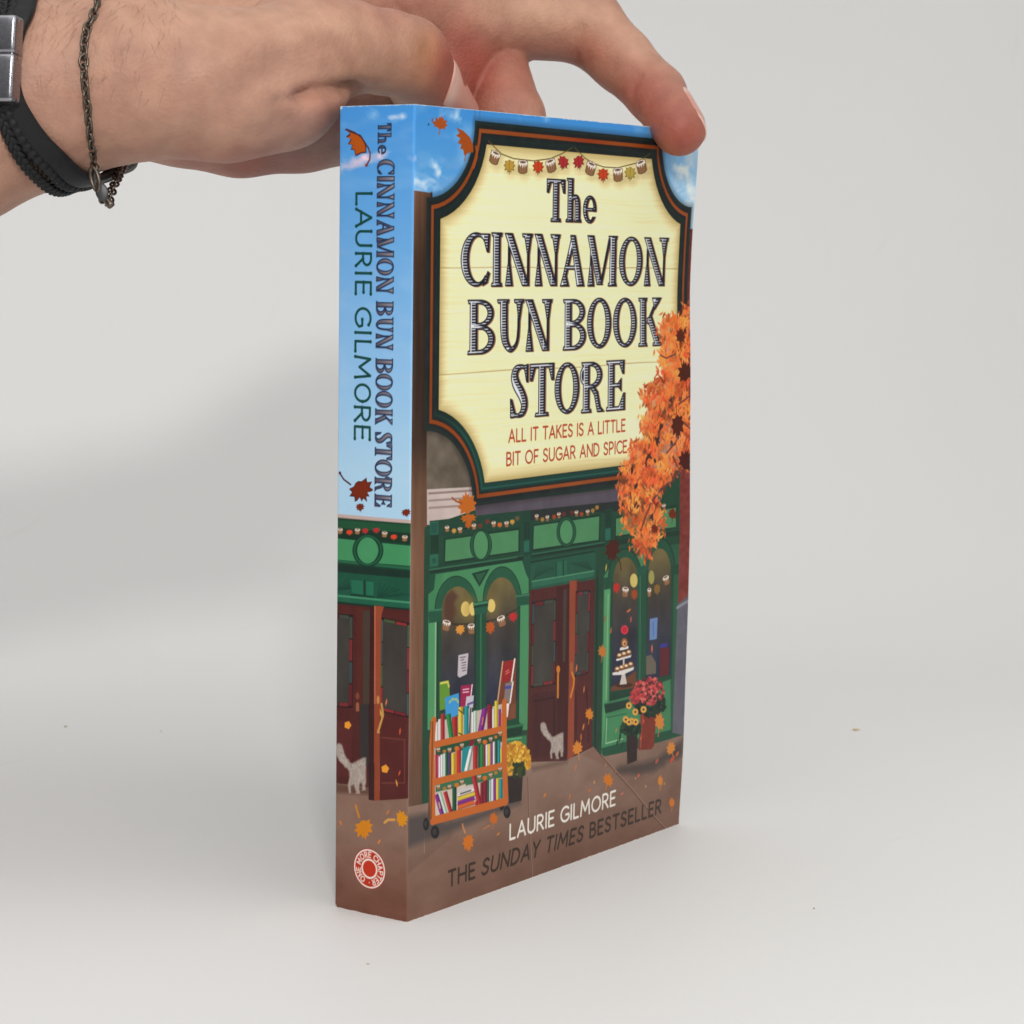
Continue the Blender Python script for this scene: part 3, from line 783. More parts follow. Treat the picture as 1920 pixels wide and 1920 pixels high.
for x, y, rx in ((1215, 872, 42), (1278, 872, 30), (1446, 842, 36)):
    FS.oval(x, y, rx * 1.9, rx * 2.6, (140, 120, 62), soft=2.2, alpha=.5)
    FS.oval(x, y, rx, 68 if rx > 38 else 60, (214, 186, 108))
FS.line([(1000, 985), (1120, 1010), (1290, 1005)], .12, (40, 30, 26)); FS.line([(1400, 985), (1540, 950), (1680, 870)], .12, (40, 30, 26))
bun(FS, 1040, 1020, 46, 56, 12); leaf(FS, 1165, 1050, 46, 64, 170, (206, 140, 58), False); bun(FS, 1268, 1050, 42, 54, -4)
leaf(FS, 1436, 1030, 46, 82, 178, (176, 84, 32), False); bun(FS, 1538, 980, 46, 56, -18); leaf(FS, 1642, 935, 44, 62, 175, (176, 44, 44), False)
FS.poly([(1294, 910), (1396, 895), (1390, 1960), (1300, 1960)], tex((34, 84, 60), 6)); FS.line([(1352, 910), (1350, 1900)], .3, (62, 120, 84)); FS.line([(1300, 915), (1300, 1900)], .25, (22, 52, 40))
FS.poly([(1282, 815), (1424, 790), (1410, 905), (1296, 925)], tex((40, 98, 72), 6)); FS.line([(1284, 832), (1420, 808)], .22, (84, 146, 104)); FS.line([(1290, 856), (1412, 834)], .22, (24, 56, 42))
FS.poly([(880, 880), (1000, 868), (990, 990), (885, 1000)], tex((36, 92, 66), 6)); FS.line([(882, 888), (1000, 876)], .22, (70, 130, 94))
FS.poly([(1668, 745), (1788, 728), (1782, 830), (1676, 845)], tex((36, 92, 66), 6)); FS.line([(1670, 758), (1786, 742)], .22, (70, 130, 94))
FS.poly([(880, 1000), (946, 992), (942, 1960), (872, 1960)], tex((86, 160, 106), 6)); FS.line([(946, 1000), (940, 1960)], .28, (150, 196, 150)); FS.line([(962, 1000), (958, 1960)], .3, (26, 66, 46))
FS.poly([(1706, 850), (1782, 838), (1780, 1960), (1690, 1960)], tex((82, 152, 102), 6)); FS.line([(1702, 852), (1690, 1900)], .25, (26, 66, 46))
FS.poly([(1268, 552), (1432, 508), (1340, 672)], (30, 66, 48)); FS.poly([(1300, 562), (1400, 535), (1340, 640)], (48, 98, 70))
FS.poly([(1150, 1288), (1240, 1268), (1226, 1458), (1160, 1490), (1142, 1472)], (186, 176, 182))
for i, (a, b_) in enumerate(((1165, 1215), (1170, 1200), (1180, 1218), (1182, 1216), (1180, 1214), (1186, 1218))): FS.line([(a, 1310 + i * 24), (b_, 1302 + i * 24)], .12, (92, 84, 88))
# books behind the glass and the leaning stand
FS.view(*z7)
FS.poly([(222, 400), (312, 382), (328, 640), (225, 670)], (106, 158, 54)); FS.line([(235, 410), (300, 396), (312, 440)], .3, (196, 190, 90))
FS.poly([(425, 432), (530, 420), (520, 640), (420, 650)], (150, 32, 76)); FS.line([(445, 470), (500, 462)], .14, (226, 190, 200)); FS.line([(445, 496), (500, 490)], .14, (226, 190, 200)); FS.line([(532, 424), (518, 560)], .2, (230, 214, 214))
FS.poly([(275, 545), (405, 500), (412, 700), (330, 745), (280, 720)], (62, 144, 198)); FS.line([(318, 590), (345, 560), (385, 560), (402, 592)], .3, (150, 178, 140))
FS.poly([(478, 535), (548, 524), (540, 640), (465, 650)], (188, 182, 192)); FS.line([(490, 610), (540, 590)], .3, (100, 80, 140))
FS.poly([(815, 205), (950, 180), (945, 740), (860, 760), (780, 640), (776, 540)], (108, 62, 42)); FS.line([(822, 205), (776, 560)], .3, (190, 150, 116))
FS.poly([(828, 212), (925, 182), (905, 380), (810, 400)], (146, 34, 38)); FS.line([(935, 182), (905, 390)], .32, (226, 212, 204)); FS.line([(850, 300), (880, 280)], .14, (206, 120, 100)); FS.line([(850, 322), (885, 300)], .14, (206, 120, 100))
FS.poly([(848, 408), (912, 396), (890, 600), (832, 570)], (128, 112, 112)); FS.poly([(845, 436), (905, 428), (900, 458), (842, 466)], (70, 74, 150)); FS.line([(918, 400), (892, 590)], .3, (222, 212, 206))
FS.poly([(855, 600), (885, 596), (870, 730), (852, 730)], (222, 214, 210)); FS.poly([(900, 610), (945, 600), (940, 735), (880, 745)], (122, 72, 48))
# sill and dado of the left window
FS.poly([(845, 770), (950, 755), (1015, 808), (1005, 900), (860, 930), (850, 860)], tex((30, 82, 56), 6)); FS.line([(850, 830), (1012, 800)], .3, (56, 120, 82)); FS.poly([(850, 850), (1006, 822), (998, 896), (858, 925)], (28, 62, 46))
FS.poly([(850, 930), (1048, 900), (1048, 1060), (850, 1080)], tex((60, 128, 84), 6)); FS.line([(850, 945), (1000, 925)], .2, (110, 176, 122))
# doors
FS.view(*z3)
DR = (78, 38, 36)
FS.poly([(132, 660), (640, 560), (640, 1900), (110, 1990)], tex(DR, 10, 1.2, 9, 60))
FS.poly([(138, 440), (625, 358), (630, 580), (138, 665)], tex((40, 92, 70), 8)); FS.line([(140, 455), (622, 372)], .25, (26, 60, 46)); FS.poly([(150, 600), (615, 520), (615, 560), (150, 645)], tex((50, 112, 84), 6)); FS.line([(150, 600), (615, 520)], .2, (84, 146, 110))
FS.poly([(330, 455), (410, 440), (410, 550), (330, 562)], tex((46, 108, 80), 6)); FS.line([(385, 445), (385, 550)], .3, (26, 66, 48)); FS.line([(332, 458), (332, 560)], .22, (28, 66, 48))
for i in range(6): FS.line([(160, 590 - i * 3), (200 + i * 22, 468 + i * 6)], .12, (32, 74, 56)); FS.line([(600, 512), (440 + i * 24, 462 - i * 3)], .12, (32, 74, 56))
FS.poly([(335, 640), (440, 620), (415, 1960), (335, 1960)], tex((66, 30, 30), 6, 1, 8, 62)); FS.poly([(385, 660), (412, 655), (400, 1200), (380, 1200)], (70, 58, 52))
def lattice(p, inset, seed, dull):
    """a glazed door light: p = its four corners, edged with small coloured panes"""
    p = np.array(p, float); r2 = np.random.default_rng(seed)
    FS.poly(p, (36, 26, 26))
    bil = lambda a, b_: (p[0] * (1 - a) + p[1] * a) * (1 - b_) + (p[3] * (1 - a) + p[2] * a) * b_
    pal = [(134, 48, 52), (116, 38, 46), (66, 82, 78), (60, 74, 74), (78, 96, 64)] if not dull else [(116, 44, 46), (60, 70, 72), (96, 34, 40), (66, 72, 62)]
    ix, iy = inset
    n = 4
    for side in (0, 1):
        for i in range(n):
            a0, a1 = (0.02, ix) if side == 0 else (1 - ix, .98)
            b0, b1 = 0.02 + .96 * i / n + .004, 0.02 + .96 * (i + 1) / n - .004
            FS.poly([bil(a0, b0), bil(a1, b0), bil(a1, b1), bil(a0, b1)], pal[(i + side * 2 + seed) % len(pal)], grow=-.05)
        for i in range(2):
            b0, b1 = (0.01, iy) if side == 0 else (1 - iy, .99)
            a0, a1 = ix + (1 - 2 * ix) * i / 2 + .01, ix + (1 - 2 * ix) * (i + 1) / 2 - .01
            FS.poly([bil(a0, b0), bil(a1, b0), bil(a1, b1), bil(a0, b1)], pal[(i + side + seed * 2) % len(pal)], grow=-.05)
    FS.poly([bil(ix, iy), bil(1 - ix, iy), bil(1 - ix, 1 - iy), bil(ix, 1 - iy)], lambda U, V: np.array([64, 60, 56.0]) + (vnoise(U / 4, V / 6, seed, 3)[..., None] - .5) * 14)
lattice([(148, 755), (332, 722), (328, 1372), (138, 1400)], (.11, .055), 1, True)
FS.poly([(150, 1440), (330, 1420), (330, 1900), (150, 1930)], tex((70, 34, 34), 8, 1.2, 8, 66)); FS.line([(165, 1500), (315, 1470)], .2, (48, 22, 24)); FS.line([(318, 1470), (318, 1880)], .3, (44, 20, 22))
FS.poly([(432, 597), (492, 588), (470, 1240), (462, 1930), (415, 1935), (428, 1250)], tex((140, 68, 46), 10, 1, 10, 68)); FS.line([(490, 590), (470, 1900)], .25, (90, 36, 30))
lattice([(478, 672), (592, 664), (572, 1290), (468, 1318)], (.15, .05), 2, True)
FS.poly([(475, 1360), (570, 1340), (600, 1840), (470, 1880)], tex((84, 38, 36), 8, 1.2, 8, 69)); FS.line([(480, 1420), (480, 1850)], .25, (56, 24, 26)); FS.line([(560, 1400), (575, 1800)], .25, (56, 24, 26))
OR = (200, 122, 44)
FS.oval(347, 1258, 14, 28, OR, foil=.5); FS.line([(346, 1290), (344, 1465)], .42, OR, foil=.5); FS.line([(446, 1215), (446, 1270), (466, 1330), (462, 1380), (440, 1465)], .42, OR, foil=.5); FS.oval(446, 1240, 12, 40, (150, 92, 50))
FS.icon(SLIM, 484, 1250, 16, 34, .2, (214, 104, 64))
# right reveal and window
FS.poly([(625, 575), (700, 560), (700, 1860), (690, 1910), (600, 1830)], tex((38, 76, 56), 8)); FS.line([(640, 580), (622, 1840)], .4, (26, 50, 40), soft=.4)
FS.poly([(690, 560), (760, 450), (1270, 320), (1270, 1700), (670, 1890)], tex((72, 138, 92), 8))
FS.poly([(1180, 330), (1275, 310), (1270, 1700), (1190, 1720)], tex((48, 100, 70), 8)); FS.line([(1262, 330), (1255, 1700)], .4, (28, 60, 44), soft=.3)
for cx, ys, R in ((848, 580, (128, 230)), (1108, 500, (118, 232))):
    FS.poly(half_arch(cx, ys, *R) + [(cx + R[0], ys + 1), (cx - R[0], ys + 1)], (22, 58, 44)); FS.poly(half_arch(cx, ys, R[0] - 7, R[1] - 9) + [(cx + R[0] - 7, ys + 2), (cx - R[0] + 7, ys + 2)], tex((40, 88, 64), 6))
FS.poly([(735, 590), (960, 560), (1000, 1440), (730, 1480)], tex((34, 78, 56), 6)); FS.poly([(985, 510), (1215, 480), (1200, 1330), (990, 1400)], tex((34, 78, 56), 6))
FS.poly(half_arch(852, 590, 92, 172) + [(940, 1395), (742, 1425)], glass); FS.poly(half_arch(1108, 520, 84, 168) + [(1190, 1300), (1005, 1340)], glass)
FS.poly([(940, 530), (1006, 520), (1000, 1420), (940, 1430)], tex((38, 88, 64), 6)); FS.line([(962, 560), (958, 1400)], .3, (64, 118, 86)); FS.poly([(935, 490), (1015, 478), (1008, 540), (942, 550)], tex((40, 92, 70), 6))
FS.poly([(690, 572), (752, 562), (748, 650), (692, 662)], tex((36, 84, 62), 6)); FS.poly([(1196, 478), (1268, 464), (1268, 540), (1196, 555)], tex((34, 78, 58), 6))
FS.poly([(694, 665), (740, 655), (716, 1500), (676, 1880)], tex((92, 164, 110), 6)); FS.line([(722, 700), (706, 1480)], .18, (150, 200, 150))
FS.poly([(742, 1395), (930, 1270), (935, 1395), (742, 1424)], (104, 66, 44)); FS.oval(838, 1376, 66, 20, (70, 40, 30))
# cakes on a tiered stand
FS.oval(845, 962, 27, 34, (206, 58, 74)); FS.oval(845, 962, 20, 25, (186, 36, 56))
FS.poly([(826, 1290), (848, 1290), (862, 1368), (808, 1374)], (196, 186, 178)); FS.poly([(752, 1285), (916, 1240), (910, 1262), (830, 1300), (756, 1302)], (214, 208, 202)); FS.poly([(780, 1182), (896, 1150), (890, 1168), (786, 1196)], (214, 208, 202)); FS.line([(838, 1180), (838, 1230)], .4, (196, 186, 178)); FS.line([(815, 1106), (868, 1094)], .4, (214, 208, 202))
for x, y in ((790, 1258), (822, 1246), (856, 1236), (890, 1222), (806, 1156), (840, 1144), (876, 1132)):
    FS.oval(x, y, 20, 22, (150, 100, 56)); FS.oval(x, y - 5, 12, 9, (226, 206, 176)); FS.line([(x - 12, y + 8), (x, y + 14), (x + 12, y + 4)], .14, (96, 58, 34))
FS.oval(844, 1060, 24, 36, (150, 96, 56)); FS.oval(844, 1064, 14, 22, (206, 160, 110)); FS.oval(846, 1066, 7, 11, (120, 70, 40))
# right-hand pane: note, jars, books
FS.poly([(1034, 880), (1092, 868), (1086, 1030), (1032, 1040)], (104, 132, 176)); FS.line([(1060, 905), (1060, 1005)], .2, (80, 100, 140))
FS.poly([(1112, 1070), (1168, 1060), (1164, 1090), (1112, 1098)], (60, 54, 136)); FS.poly([(1112, 1100), (1180, 1092), (1174, 1300), (1108, 1312)], (92, 34, 40))
FS.poly([(1006, 1160), (1046, 1150), (1080, 1210), (1080, 1290), (1006, 1300)], (104, 96, 84))
for x, y, c, rt in ((784, 640, (176, 44, 40), 178), (918, 690, (150, 70, 30), 178), (1088, 650, (128, 96, 44), 175)): leaf(FS, x, y, 28, 58, rt, c, False)
bun(FS, 850, 678, 30, 44, 6); bun(FS, 1030, 680, 18, 38, 0); bun(FS, 1158, 590, 30, 40, -20); FS.oval(914, 592, 28, 52, (196, 178, 104)); FS.oval(1046, 568, 22, 52, (150, 146, 84))
FS.poly([(730, 1440), (960, 1390), (960, 1440), (730, 1500)], tex((30, 70, 52), 6)); FS.poly([(690, 1520), (880, 1480), (880, 1540), (700, 1590)], tex((32, 64, 50), 6)); FS.line([(690, 1518), (880, 1478)], .2, (64, 124, 90))
FS.poly([(700, 1600), (1010, 1530), (1010, 1760), (690, 1850)], tex((74, 146, 96), 6)); FS.line([(712, 1620), (704, 1815), (830, 1780)], .16, (170, 214, 170)); FS.line([(712, 1620), (860, 1590)], .14, (44, 100, 68))
FS.poly([(672, 1850), (1270, 1690), (1280, 1760), (680, 1915)], tex((36, 88, 62), 6))
FS.mmpoly([(124.5, 27.2), (129.5, 27.2), (129.5, 150), (123.4, 150), (123.4, 60)], lambda U, V: np.array([118, 52, 46.0]) + (vnoise(U / 2, V / 1.2, 2, 2)[..., None] - .5) * 26)
# masonry base at the fore edge
FS.mmpoly([(123.2, 133), (129.5, 131), (129.5, 172), (122.6, 170)], tex((96, 94, 104), 16)); FS.mmline([(123, 134), (129.5, 132.6)], .4, (136, 136, 146))
# ---- pavement
FS.view(*z5)
def pave(U, V):
    k = np.clip((V - 168) / 30, 0, 1)[..., None]
    c = np.array([134, 110, 96.0]) * (1 - k) + np.array([114, 82, 68.0]) * k
    return c + (vnoise(U / 9, V / 5, 70, 4)[..., None] - .5) * 22 + (vnoise(U / 40, V / 30, 71, 2)[..., None] - .5) * 16
FS.poly([(-1200, 1280), (-1180, 1130), (-840, 1060), (-520, 940), (-330, 830), (-180, 780), (0, 712), (290, 702), (540, 575), (615, 668), (840, 620), (1350, 470), (1440, 470), (1440, 1400), (-1200, 2400)], pave)
FS.mmpoly([(0, 172.5), (5.1, 172.2), (18, 170), (18, 180), (0, 186)], lambda U, V: pave(U, V) * 0.92)
FS.poly([(440, 650), (540, 575), (610, 660), (700, 770)], (120, 84, 70), alpha=.5, soft=.4)
FS.poly([(870, 740), (1100, 690), (1350, 500), (1350, 640), (1000, 800), (860, 820), (740, 800)], (66, 56, 54), soft=1.2, alpha=.75)
for x, y, rx, ry in ((800, 780, 60, 40), (930, 790, 70, 40), (1060, 780, 60, 34), (1130, 730, 60, 40), (1270, 640, 60, 60)): FS.oval(x, y, rx, ry, (68, 58, 56), soft=.8, alpha=.5)
FS.line([(600, 640), (730, 790), (900, 980), (1060, 1180), (1190, 1325)], .16, (84, 58, 48)); FS.line([(610, 640), (740, 788), (910, 978), (1070, 1178), (1200, 1322)], .12, (154, 122, 104))
FS.view(*z4)
FS.line([(1002, 690), (1010, 1000), (1038, 1545)], .14, (92, 66, 56)); FS.line([(1008, 690), (1016, 1000), (1044, 1545)], .12, (150, 122, 108)); FS.line([(155, 1130), (155, 1305)], .14, (150, 126, 110))
FS.poly([(20, 1010), (160, 980), (330, 1060), (830, 900), (940, 860), (940, 900), (700, 1000), (330, 1150), (20, 1262)], (72, 66, 66), soft=1.0, alpha=.8)
FS.poly([(1030, 600), (1330, 540), (1330, 570), (1040, 640)], (100, 76, 66), soft=.6, alpha=.7)
# pots and flowers
FS.view(*z5)
def flowers(cx, cy, rx, ry, cols, n, seed, size=(14, 20)):
    r2 = np.random.default_rng(seed)
    for i in range(n):
        a = r2.uniform(0, 6.283); q = math.sqrt(r2.random())
        x, y = cx + rx * q * math.cos(a), cy + ry * q * math.sin(a)
        s_ = r2.uniform(*size)
        FS.oval(x, y, s_ * .75, s_, cols[r2.integers(len(cols))])
FS.poly([(965, 260), (1110, 290), (1085, 570), (1060, 600), (945, 605), (960, 400)], tex((120, 50, 38), 16)); FS.line([(985, 300), (965, 580)], .3, (156, 74, 56))
flowers(1050, 190, 140, 110, [(30, 50, 38), (36, 62, 44), (24, 40, 34)], 160, 3, (14, 26)); flowers(1040, 70, 140, 120, [(170, 58, 62), (196, 78, 76), (140, 44, 52), (206, 106, 96), (90, 40, 44)], 230, 4, (12, 20)); flowers(920, 130, 50, 60, [(186, 66, 66), (150, 48, 54)], 40, 5, (11, 18))
FS.poly([(838, 440), (938, 420), (932, 700), (845, 735)], tex((48, 34, 34), 8)); flowers(880, 410, 90, 60, [(28, 56, 40), (40, 76, 48), (24, 44, 36)], 90, 6, (14, 26))
for x, y in ((755, 540), (780, 500), (800, 560), (960, 430), (780, 470)): FS.icon(SLIM, x, y, 20, 46, .5, (34, 70, 48))
for x, y in ((860, 205), (918, 262), (992, 240), (832, 330), (885, 345), (922, 352), (862, 352)):
    FS.oval(x, y, 27, 32, (200, 146, 66)); FS.oval(x, y, 19, 23, (216, 164, 84)); FS.oval(x, y, 9, 11, (62, 36, 26))
FS.icon(SLIM, 994, 345, 14, 26, -.4, (206, 84, 70)); FS.icon(SLIM, 966, 500, 14, 26, .5, (206, 96, 66))
FS.view(*z7)
FS.poly([(868, 1290), (1012, 1280), (1000, 1520), (880, 1550)], tex((46, 36, 36), 8)); flowers(960, 1190, 80, 110, [(44, 62, 34), (60, 70, 34)], 110, 7, (14, 26))
flowers(950, 1060, 100, 95, [(206, 158, 50), (190, 132, 38), (226, 184, 80), (170, 110, 34)], 230, 8, (12, 20)); flowers(1060, 1140, 26, 90, [(206, 158, 50), (190, 132, 38)], 50, 9, (12, 18)); flowers(890, 1200, 30, 80, [(206, 158, 50), (150, 110, 40)], 50, 10, (12, 18))
# white cat slipping in at the door
def cat(x, y, k, c1=(160, 147, 138), c2=(186, 175, 166)):
    q = lambda pts: [(x + a * k, y + b_ * k) for a, b_ in pts]
    r3 = np.random.default_rng(31)
    for leg in ([(95, 220), (84, 262), (92, 318), (106, 318), (104, 272), (128, 240)], [(128, 225), (130, 280), (142, 312), (134, 320), (168, 322), (160, 290), (166, 230)], [(176, 220), (180, 262), (182, 292), (176, 300), (204, 298), (200, 262), (205, 220)]): FS.poly(q(leg), c1, soft=.2)
    FS.poly(q([(92, 160), (112, 128), (150, 102), (190, 82), (206, 84), (206, 262), (180, 246), (150, 262), (112, 258), (96, 230)]), c1, soft=.3)
    spine_ = [(24, 14), (30, 55), (52, 96), (86, 132), (118, 160)]
    for (p0, w0), (p1, w1) in zip(zip(spine_, (24, 27, 24, 20, 22)), zip(spine_[1:], (27, 24, 20, 22, 24))):
        for t in (0, .33, .66): FS.oval(x + (p0[0] + (p1[0] - p0[0]) * t) * k, y + (p0[1] + (p1[1] - p0[1]) * t) * k, (w0 + (w1 - w0) * t) * k, (w0 + (w1 - w0) * t) * k, c1, soft=.3)
    for i in range(110):                                          # fur
        if r3.random() < .45:
            t = r3.random() * 3.99; a = int(t); f_ = t - a
            px_, py_ = spine_[a][0] + (spine_[a + 1][0] - spine_[a][0]) * f_ + r3.normal(0, 11), spine_[a][1] + (spine_[a + 1][1] - spine_[a][1]) * f_ + r3.normal(0, 11); an = 1.0
        else: px_, py_ = r3.uniform(105, 202), r3.uniform(100, 250); an = 1.9
        an += r3.normal(0, .35); L = r3.uniform(12, 26)
        c = np.array(c2 if r3.random() < .62 else (140, 126, 118), float) + r3.normal(0, 6)
        FS.line(q([(px_, py_), (px_ + L * math.cos(an), py_ + L * math.sin(an))]), .10, c, soft=.14, alpha=.6)
FS.view(*z5); cat(65, 365, 1.0)
# ---- book trolley
FS.view(*z7)
FR = (186, 98, 40)
FS.poly([(135, 770), (180, 765), (150, 1720), (110, 1690), (125, 1400)], (92, 66, 54))
for x, y, rx, ry in ((180, 1820, 40, 62), (95, 1745, 28, 60), (862, 1630, 34, 58), (812, 1575, 22, 40)): FS.oval(x, y, rx, ry, (34, 30, 32)); FS.oval(x - 4, y - 4, rx * .5, ry * .5, (58, 54, 56))
FS.poly([(180, 780), (830, 600), (845, 1520), (160, 1690)], (186, 172, 160))
FS.poly([(186, 1000), (830, 850), (830, 960), (186, 1100)], (38, 84, 56)); FS.poly([(186, 1340), (830, 1190), (830, 1300), (186, 1440)], (62, 118, 80))
PAL = dict(w=(214, 206, 204), r=(164, 40, 44), g=(40, 138, 70), y=(206, 180, 62), t=(30, 132, 138), p=(126, 38, 128), d=(122, 24, 44), n=(34, 86, 60), o=(206, 92, 40), b=(70, 52, 92), l=(178, 200, 180), a=(160, 70, 130), s=(150, 174, 170))
def upright(x0, x1, yt0, yt1, yb0, yb1, c, lean=0, mark=None):
    c = np.array(PAL[c], float)
    FS.poly([(x0 + lean, yt0), (x1 + lean, yt1), (x1, yb1), (x0, yb0)], c)
    w = x1 - x0
    FS.poly([(x0 + lean + w * .62, yt0 + (yt1 - yt0) * .62), (x1 + lean, yt1), (x1, yb1), (x0 + w * .62, yb0 + (yb1 - yb0) * .62)], c * .70, alpha=.8)
    FS.line([(x0 + lean + w * .3, yt0 + 6), (x0 + w * .3, yb0 - 6)], .10, np.minimum(c * 1.2 + 22, 240), alpha=.6)
    if mark: FS.line([(x0 + lean * .6 + w * .5, yt0 + (yb0 - yt0) * .35), (x0 + lean * .4 + w * .5, yt0 + (yb0 - yt0) * .6)], .22, mark, alpha=.8)
B1 = lambda x: 985 - (x - 186) * .2285
top = [(184, 208, 780, 'w'), (212, 236, 745, 'w'), (236, 272, 695, 'r'), (340, 396, 725, 'r'), (400, 446, 630, 'y'), (456, 506, 620, 't'), (500, 528, 640, 'w'), (526, 550, 680, 'w'), (546, 576, 665, 'l'), (676, 724, 605, 'd'), (722, 746, 648, 'w'), (744, 780, 570, 'y'), (782, 806, 650, 'p'), (804, 828, 690, 'o')]
for x0, x1, yt, c in top: upright(x0, x1, yt + 6, yt, B1(x0), B1(x1), c)
upright(318, 362, 705, 695, B1(318), B1(362), 'g', -34); upright(580, 636, 650, 635, B1(580), B1(636), 'p', 46, (214, 150, 70)); FS.line([(405, 660), (440, 690)], .16, (60, 44, 30)); FS.line([(405, 880), (440, 900)], .16, (60, 44, 30)); FS.line([(515, 650), (508, 880)], .3, (40, 36, 40), alpha=.8)
B2 = lambda x: 1335 - (x - 186) * .25
mid = [(182, 204, 1080, 'r'), (204, 226, 1085, 'a'), (214, 236, 1100, 'w'), (236, 258, 1080, 'w'), (258, 284, 1070, 'l'), (280, 306, 1060, 'n'), (304, 334, 1060, 'b'), (334, 372, 1070, 'y'), (372, 398, 1010, 'o'), (396, 426, 1010, 'r'), (540, 584, 1000, 'r'), (586, 612, 1005, 'n'), (608, 640, 985, 'g'), (640, 664, 980, 'd'), (660, 684, 985, 'w'), (684, 708, 980, 'y'), (708, 728, 970, 'p'), (728, 748, 960, 'w'), (748, 774, 955, 'n'), (772, 800, 945, 't'), (800, 816, 1020, 'y'), (814, 830, 1000, 'r')]
for x0, x1, yt, c in mid: upright(x0, x1, yt + 6, yt, B2(x0), B2(x1), c)
FS.poly([(440, 1030), (520, 990), (470, 1240), (428, 1252)], PAL['t']); upright(465, 500, 1000, 985, B2(465), B2(500), 's', 48); FS.line([(512, 1050), (470, 1230)], .5, (226, 220, 216)); FS.poly([(516, 950), (560, 940), (540, 1000), (500, 1010)], PAL['d'])
B3 = lambda x: 1690 - (x - 160) * .252
FS.poly([(168, 1480), (470, 1360), (470, 1640), (160, 1690)], (196, 184, 168))
upright(232, 272, 1470, 1455, B3(232), B3(272), 'p', -58, (206, 200, 120)); upright(272, 304, 1450, 1440, B3(272), B3(304), 'l', -62); upright(316, 352, 1445, 1430, B3(316), B3(352), 'r', -58); upright(344, 384, 1395, 1385, B3(344), B3(384), 'n')
for i, (y, c) in enumerate(((1420, 'w'), (1450, 'w'), (1490, 'y'), (1530, 'p'), (1570, 'o'))): FS.poly([(396, y), (560 - i * 3, y - 52), (566 - i * 2, y - 16), (392, y + 38)], np.array(PAL[c]) * (1 if i else .9)); FS.line([(396, y + 36), (562, y - 18)], .12, (90, 60, 50), alpha=.7)
FS.line([(420, 1458), (520, 1424)], .22, (70, 62, 60), alpha=.8)
upright(584, 626, 1290, 1280, B3(584), B3(626), 'r', -58); upright(560, 586, 1530, 1520, B3(560), B3(586), 'r')
for x0, x1, yt, c in [(610, 640, 1345, 'd'), (636, 676, 1325, 'd'), (676, 694, 1325, 'n'), (692, 714, 1320, 's'), (714, 736, 1310, 'w'), (734, 760, 1310, 'p'), (758, 788, 1305, 'y'), (788, 822, 1310, 't')]: upright(x0, x1, yt + 6, yt, B3(x0) - 8, B3(x1) - 8, c)
for pts in ([(168, 765), (150, 1000), (160, 1715)], [(836, 590), (838, 1000), (848, 1530)], [(180, 990), (836, 838)], [(176, 1345), (838, 1182)], [(165, 1710), (850, 1528)]): FS.line(pts, 1.05 if pts[0][0] not in (180, 176) else .85, FR)
FS.line([(158, 780), (142, 1690)], .3, (120, 72, 44))
for ox, oy in ((0, 0), (0, 352)):
    for i, (x, y, kd) in enumerate(((212, 1040, 0), (270, 1052, 1), (318, 1042, 0), (386, 1022, 2), (436, 1000, 0), (600, 955, 0), (652, 962, 2), (708, 940, 0), (756, 915, 1), (798, 885, 0))):
        x, y = x + ox, y + oy * (1.0 - (x - 212) * .00006)
        if kd == 0: bun(FS, x, y, 22, 24, -10)
        elif kd == 1: leaf(FS, x, y, 20, 26, 175, (176, 112, 48), False)
        else: leaf(FS, x, y, 26, 36, 178, (200, 110, 38), False, foil=.4)
# festoons above the frieze
FS.view(*z2); FS.line([(1030, 130), (1100, 160), (1170, 160), (1280, 130), (1340, 90)], .1, (30, 34, 28))
for x, y, kd in ((1048, 150, 0), (1110, 165, 1), (1165, 162, 0), (1290, 130, 0), (1345, 120, 3), (1412, 82, 3), (1468, 108, 0), (1522, 110, 2), (1584, 108, 0), (1635, 84, 1), (1680, 52, 4)):
    if kd == 0: bun(FS, x, y, 24, 30, -6)
    else: leaf(FS, x, y, 24, 34, 178, {1: (190, 140, 60), 2: (196, 98, 38), 3: (110, 50, 34), 4: (96, 80, 56)}[kd], False)
FS.view(*z3)
for x, y, kd in ((186, 118, 0), (228, 132, 1), (266, 126, 0), (316, 112, 2), (352, 104, 0), (390, 92, 3), (448, 80, 3), (484, 90, 0), (522, 92, 2), (568, 84, 0), (606, 66, 1), (638, 42, 1), (1140, 40, 0)):
    if kd == 0: bun(FS, x, y, 17, 25, -6, (92, 62, 44))
    else: leaf(FS, x, y, 17, 27, 178, {1: (150, 114, 56), 2: (150, 66, 30), 3: (96, 44, 34)}[kd], False)
FS.view(*z2); bun(FS, 10, 10, 1, 1, 0)
# ---- hanging sign
_g = ((FS.c[..., 1] > FS.c[..., 0] * 1.22) & (FS.c[..., 1] > FS.c[..., 2] * 1.12))[..., None]
FS.c[:] = np.where(_g, FS.c * np.array([.90, .88, .90]), FS.c)             # deeper ink in the greens
def sign_outline(l=5.0, r=127.0, t=2.6, b=97.0, R=19.2):
    P = []
    P += arc(l, t, R, R, 90, 0, 14)                 # top left bite (down to right along the circle)
    P += arc(r + .5, t + .6, R - 1.8, R - 1.2, 180, 90, 14)
    P += arc(r, b, R, R, 270, 180, 14)
    P += arc(l, b + .4, R + .6, R + .6, 0, -90, 14)
    return np.array(P)
SP_ = sign_outline()
sl = FS.box(SP_.min(0), SP_.max(0), 2.0)
U, V = np.meshgrid(FS.u[sl[1]], FS.v[sl[0]])
D = Sheet.sd(SP_, U, V)
cv = lambda d, a=0.09: np.clip(0.5 - d / (2 * a), 0, 1)
FS.put(sl, np.clip(1 - (D) / 1.6, 0, 1) * .35 * (D < 1.6), (30, 24, 20))
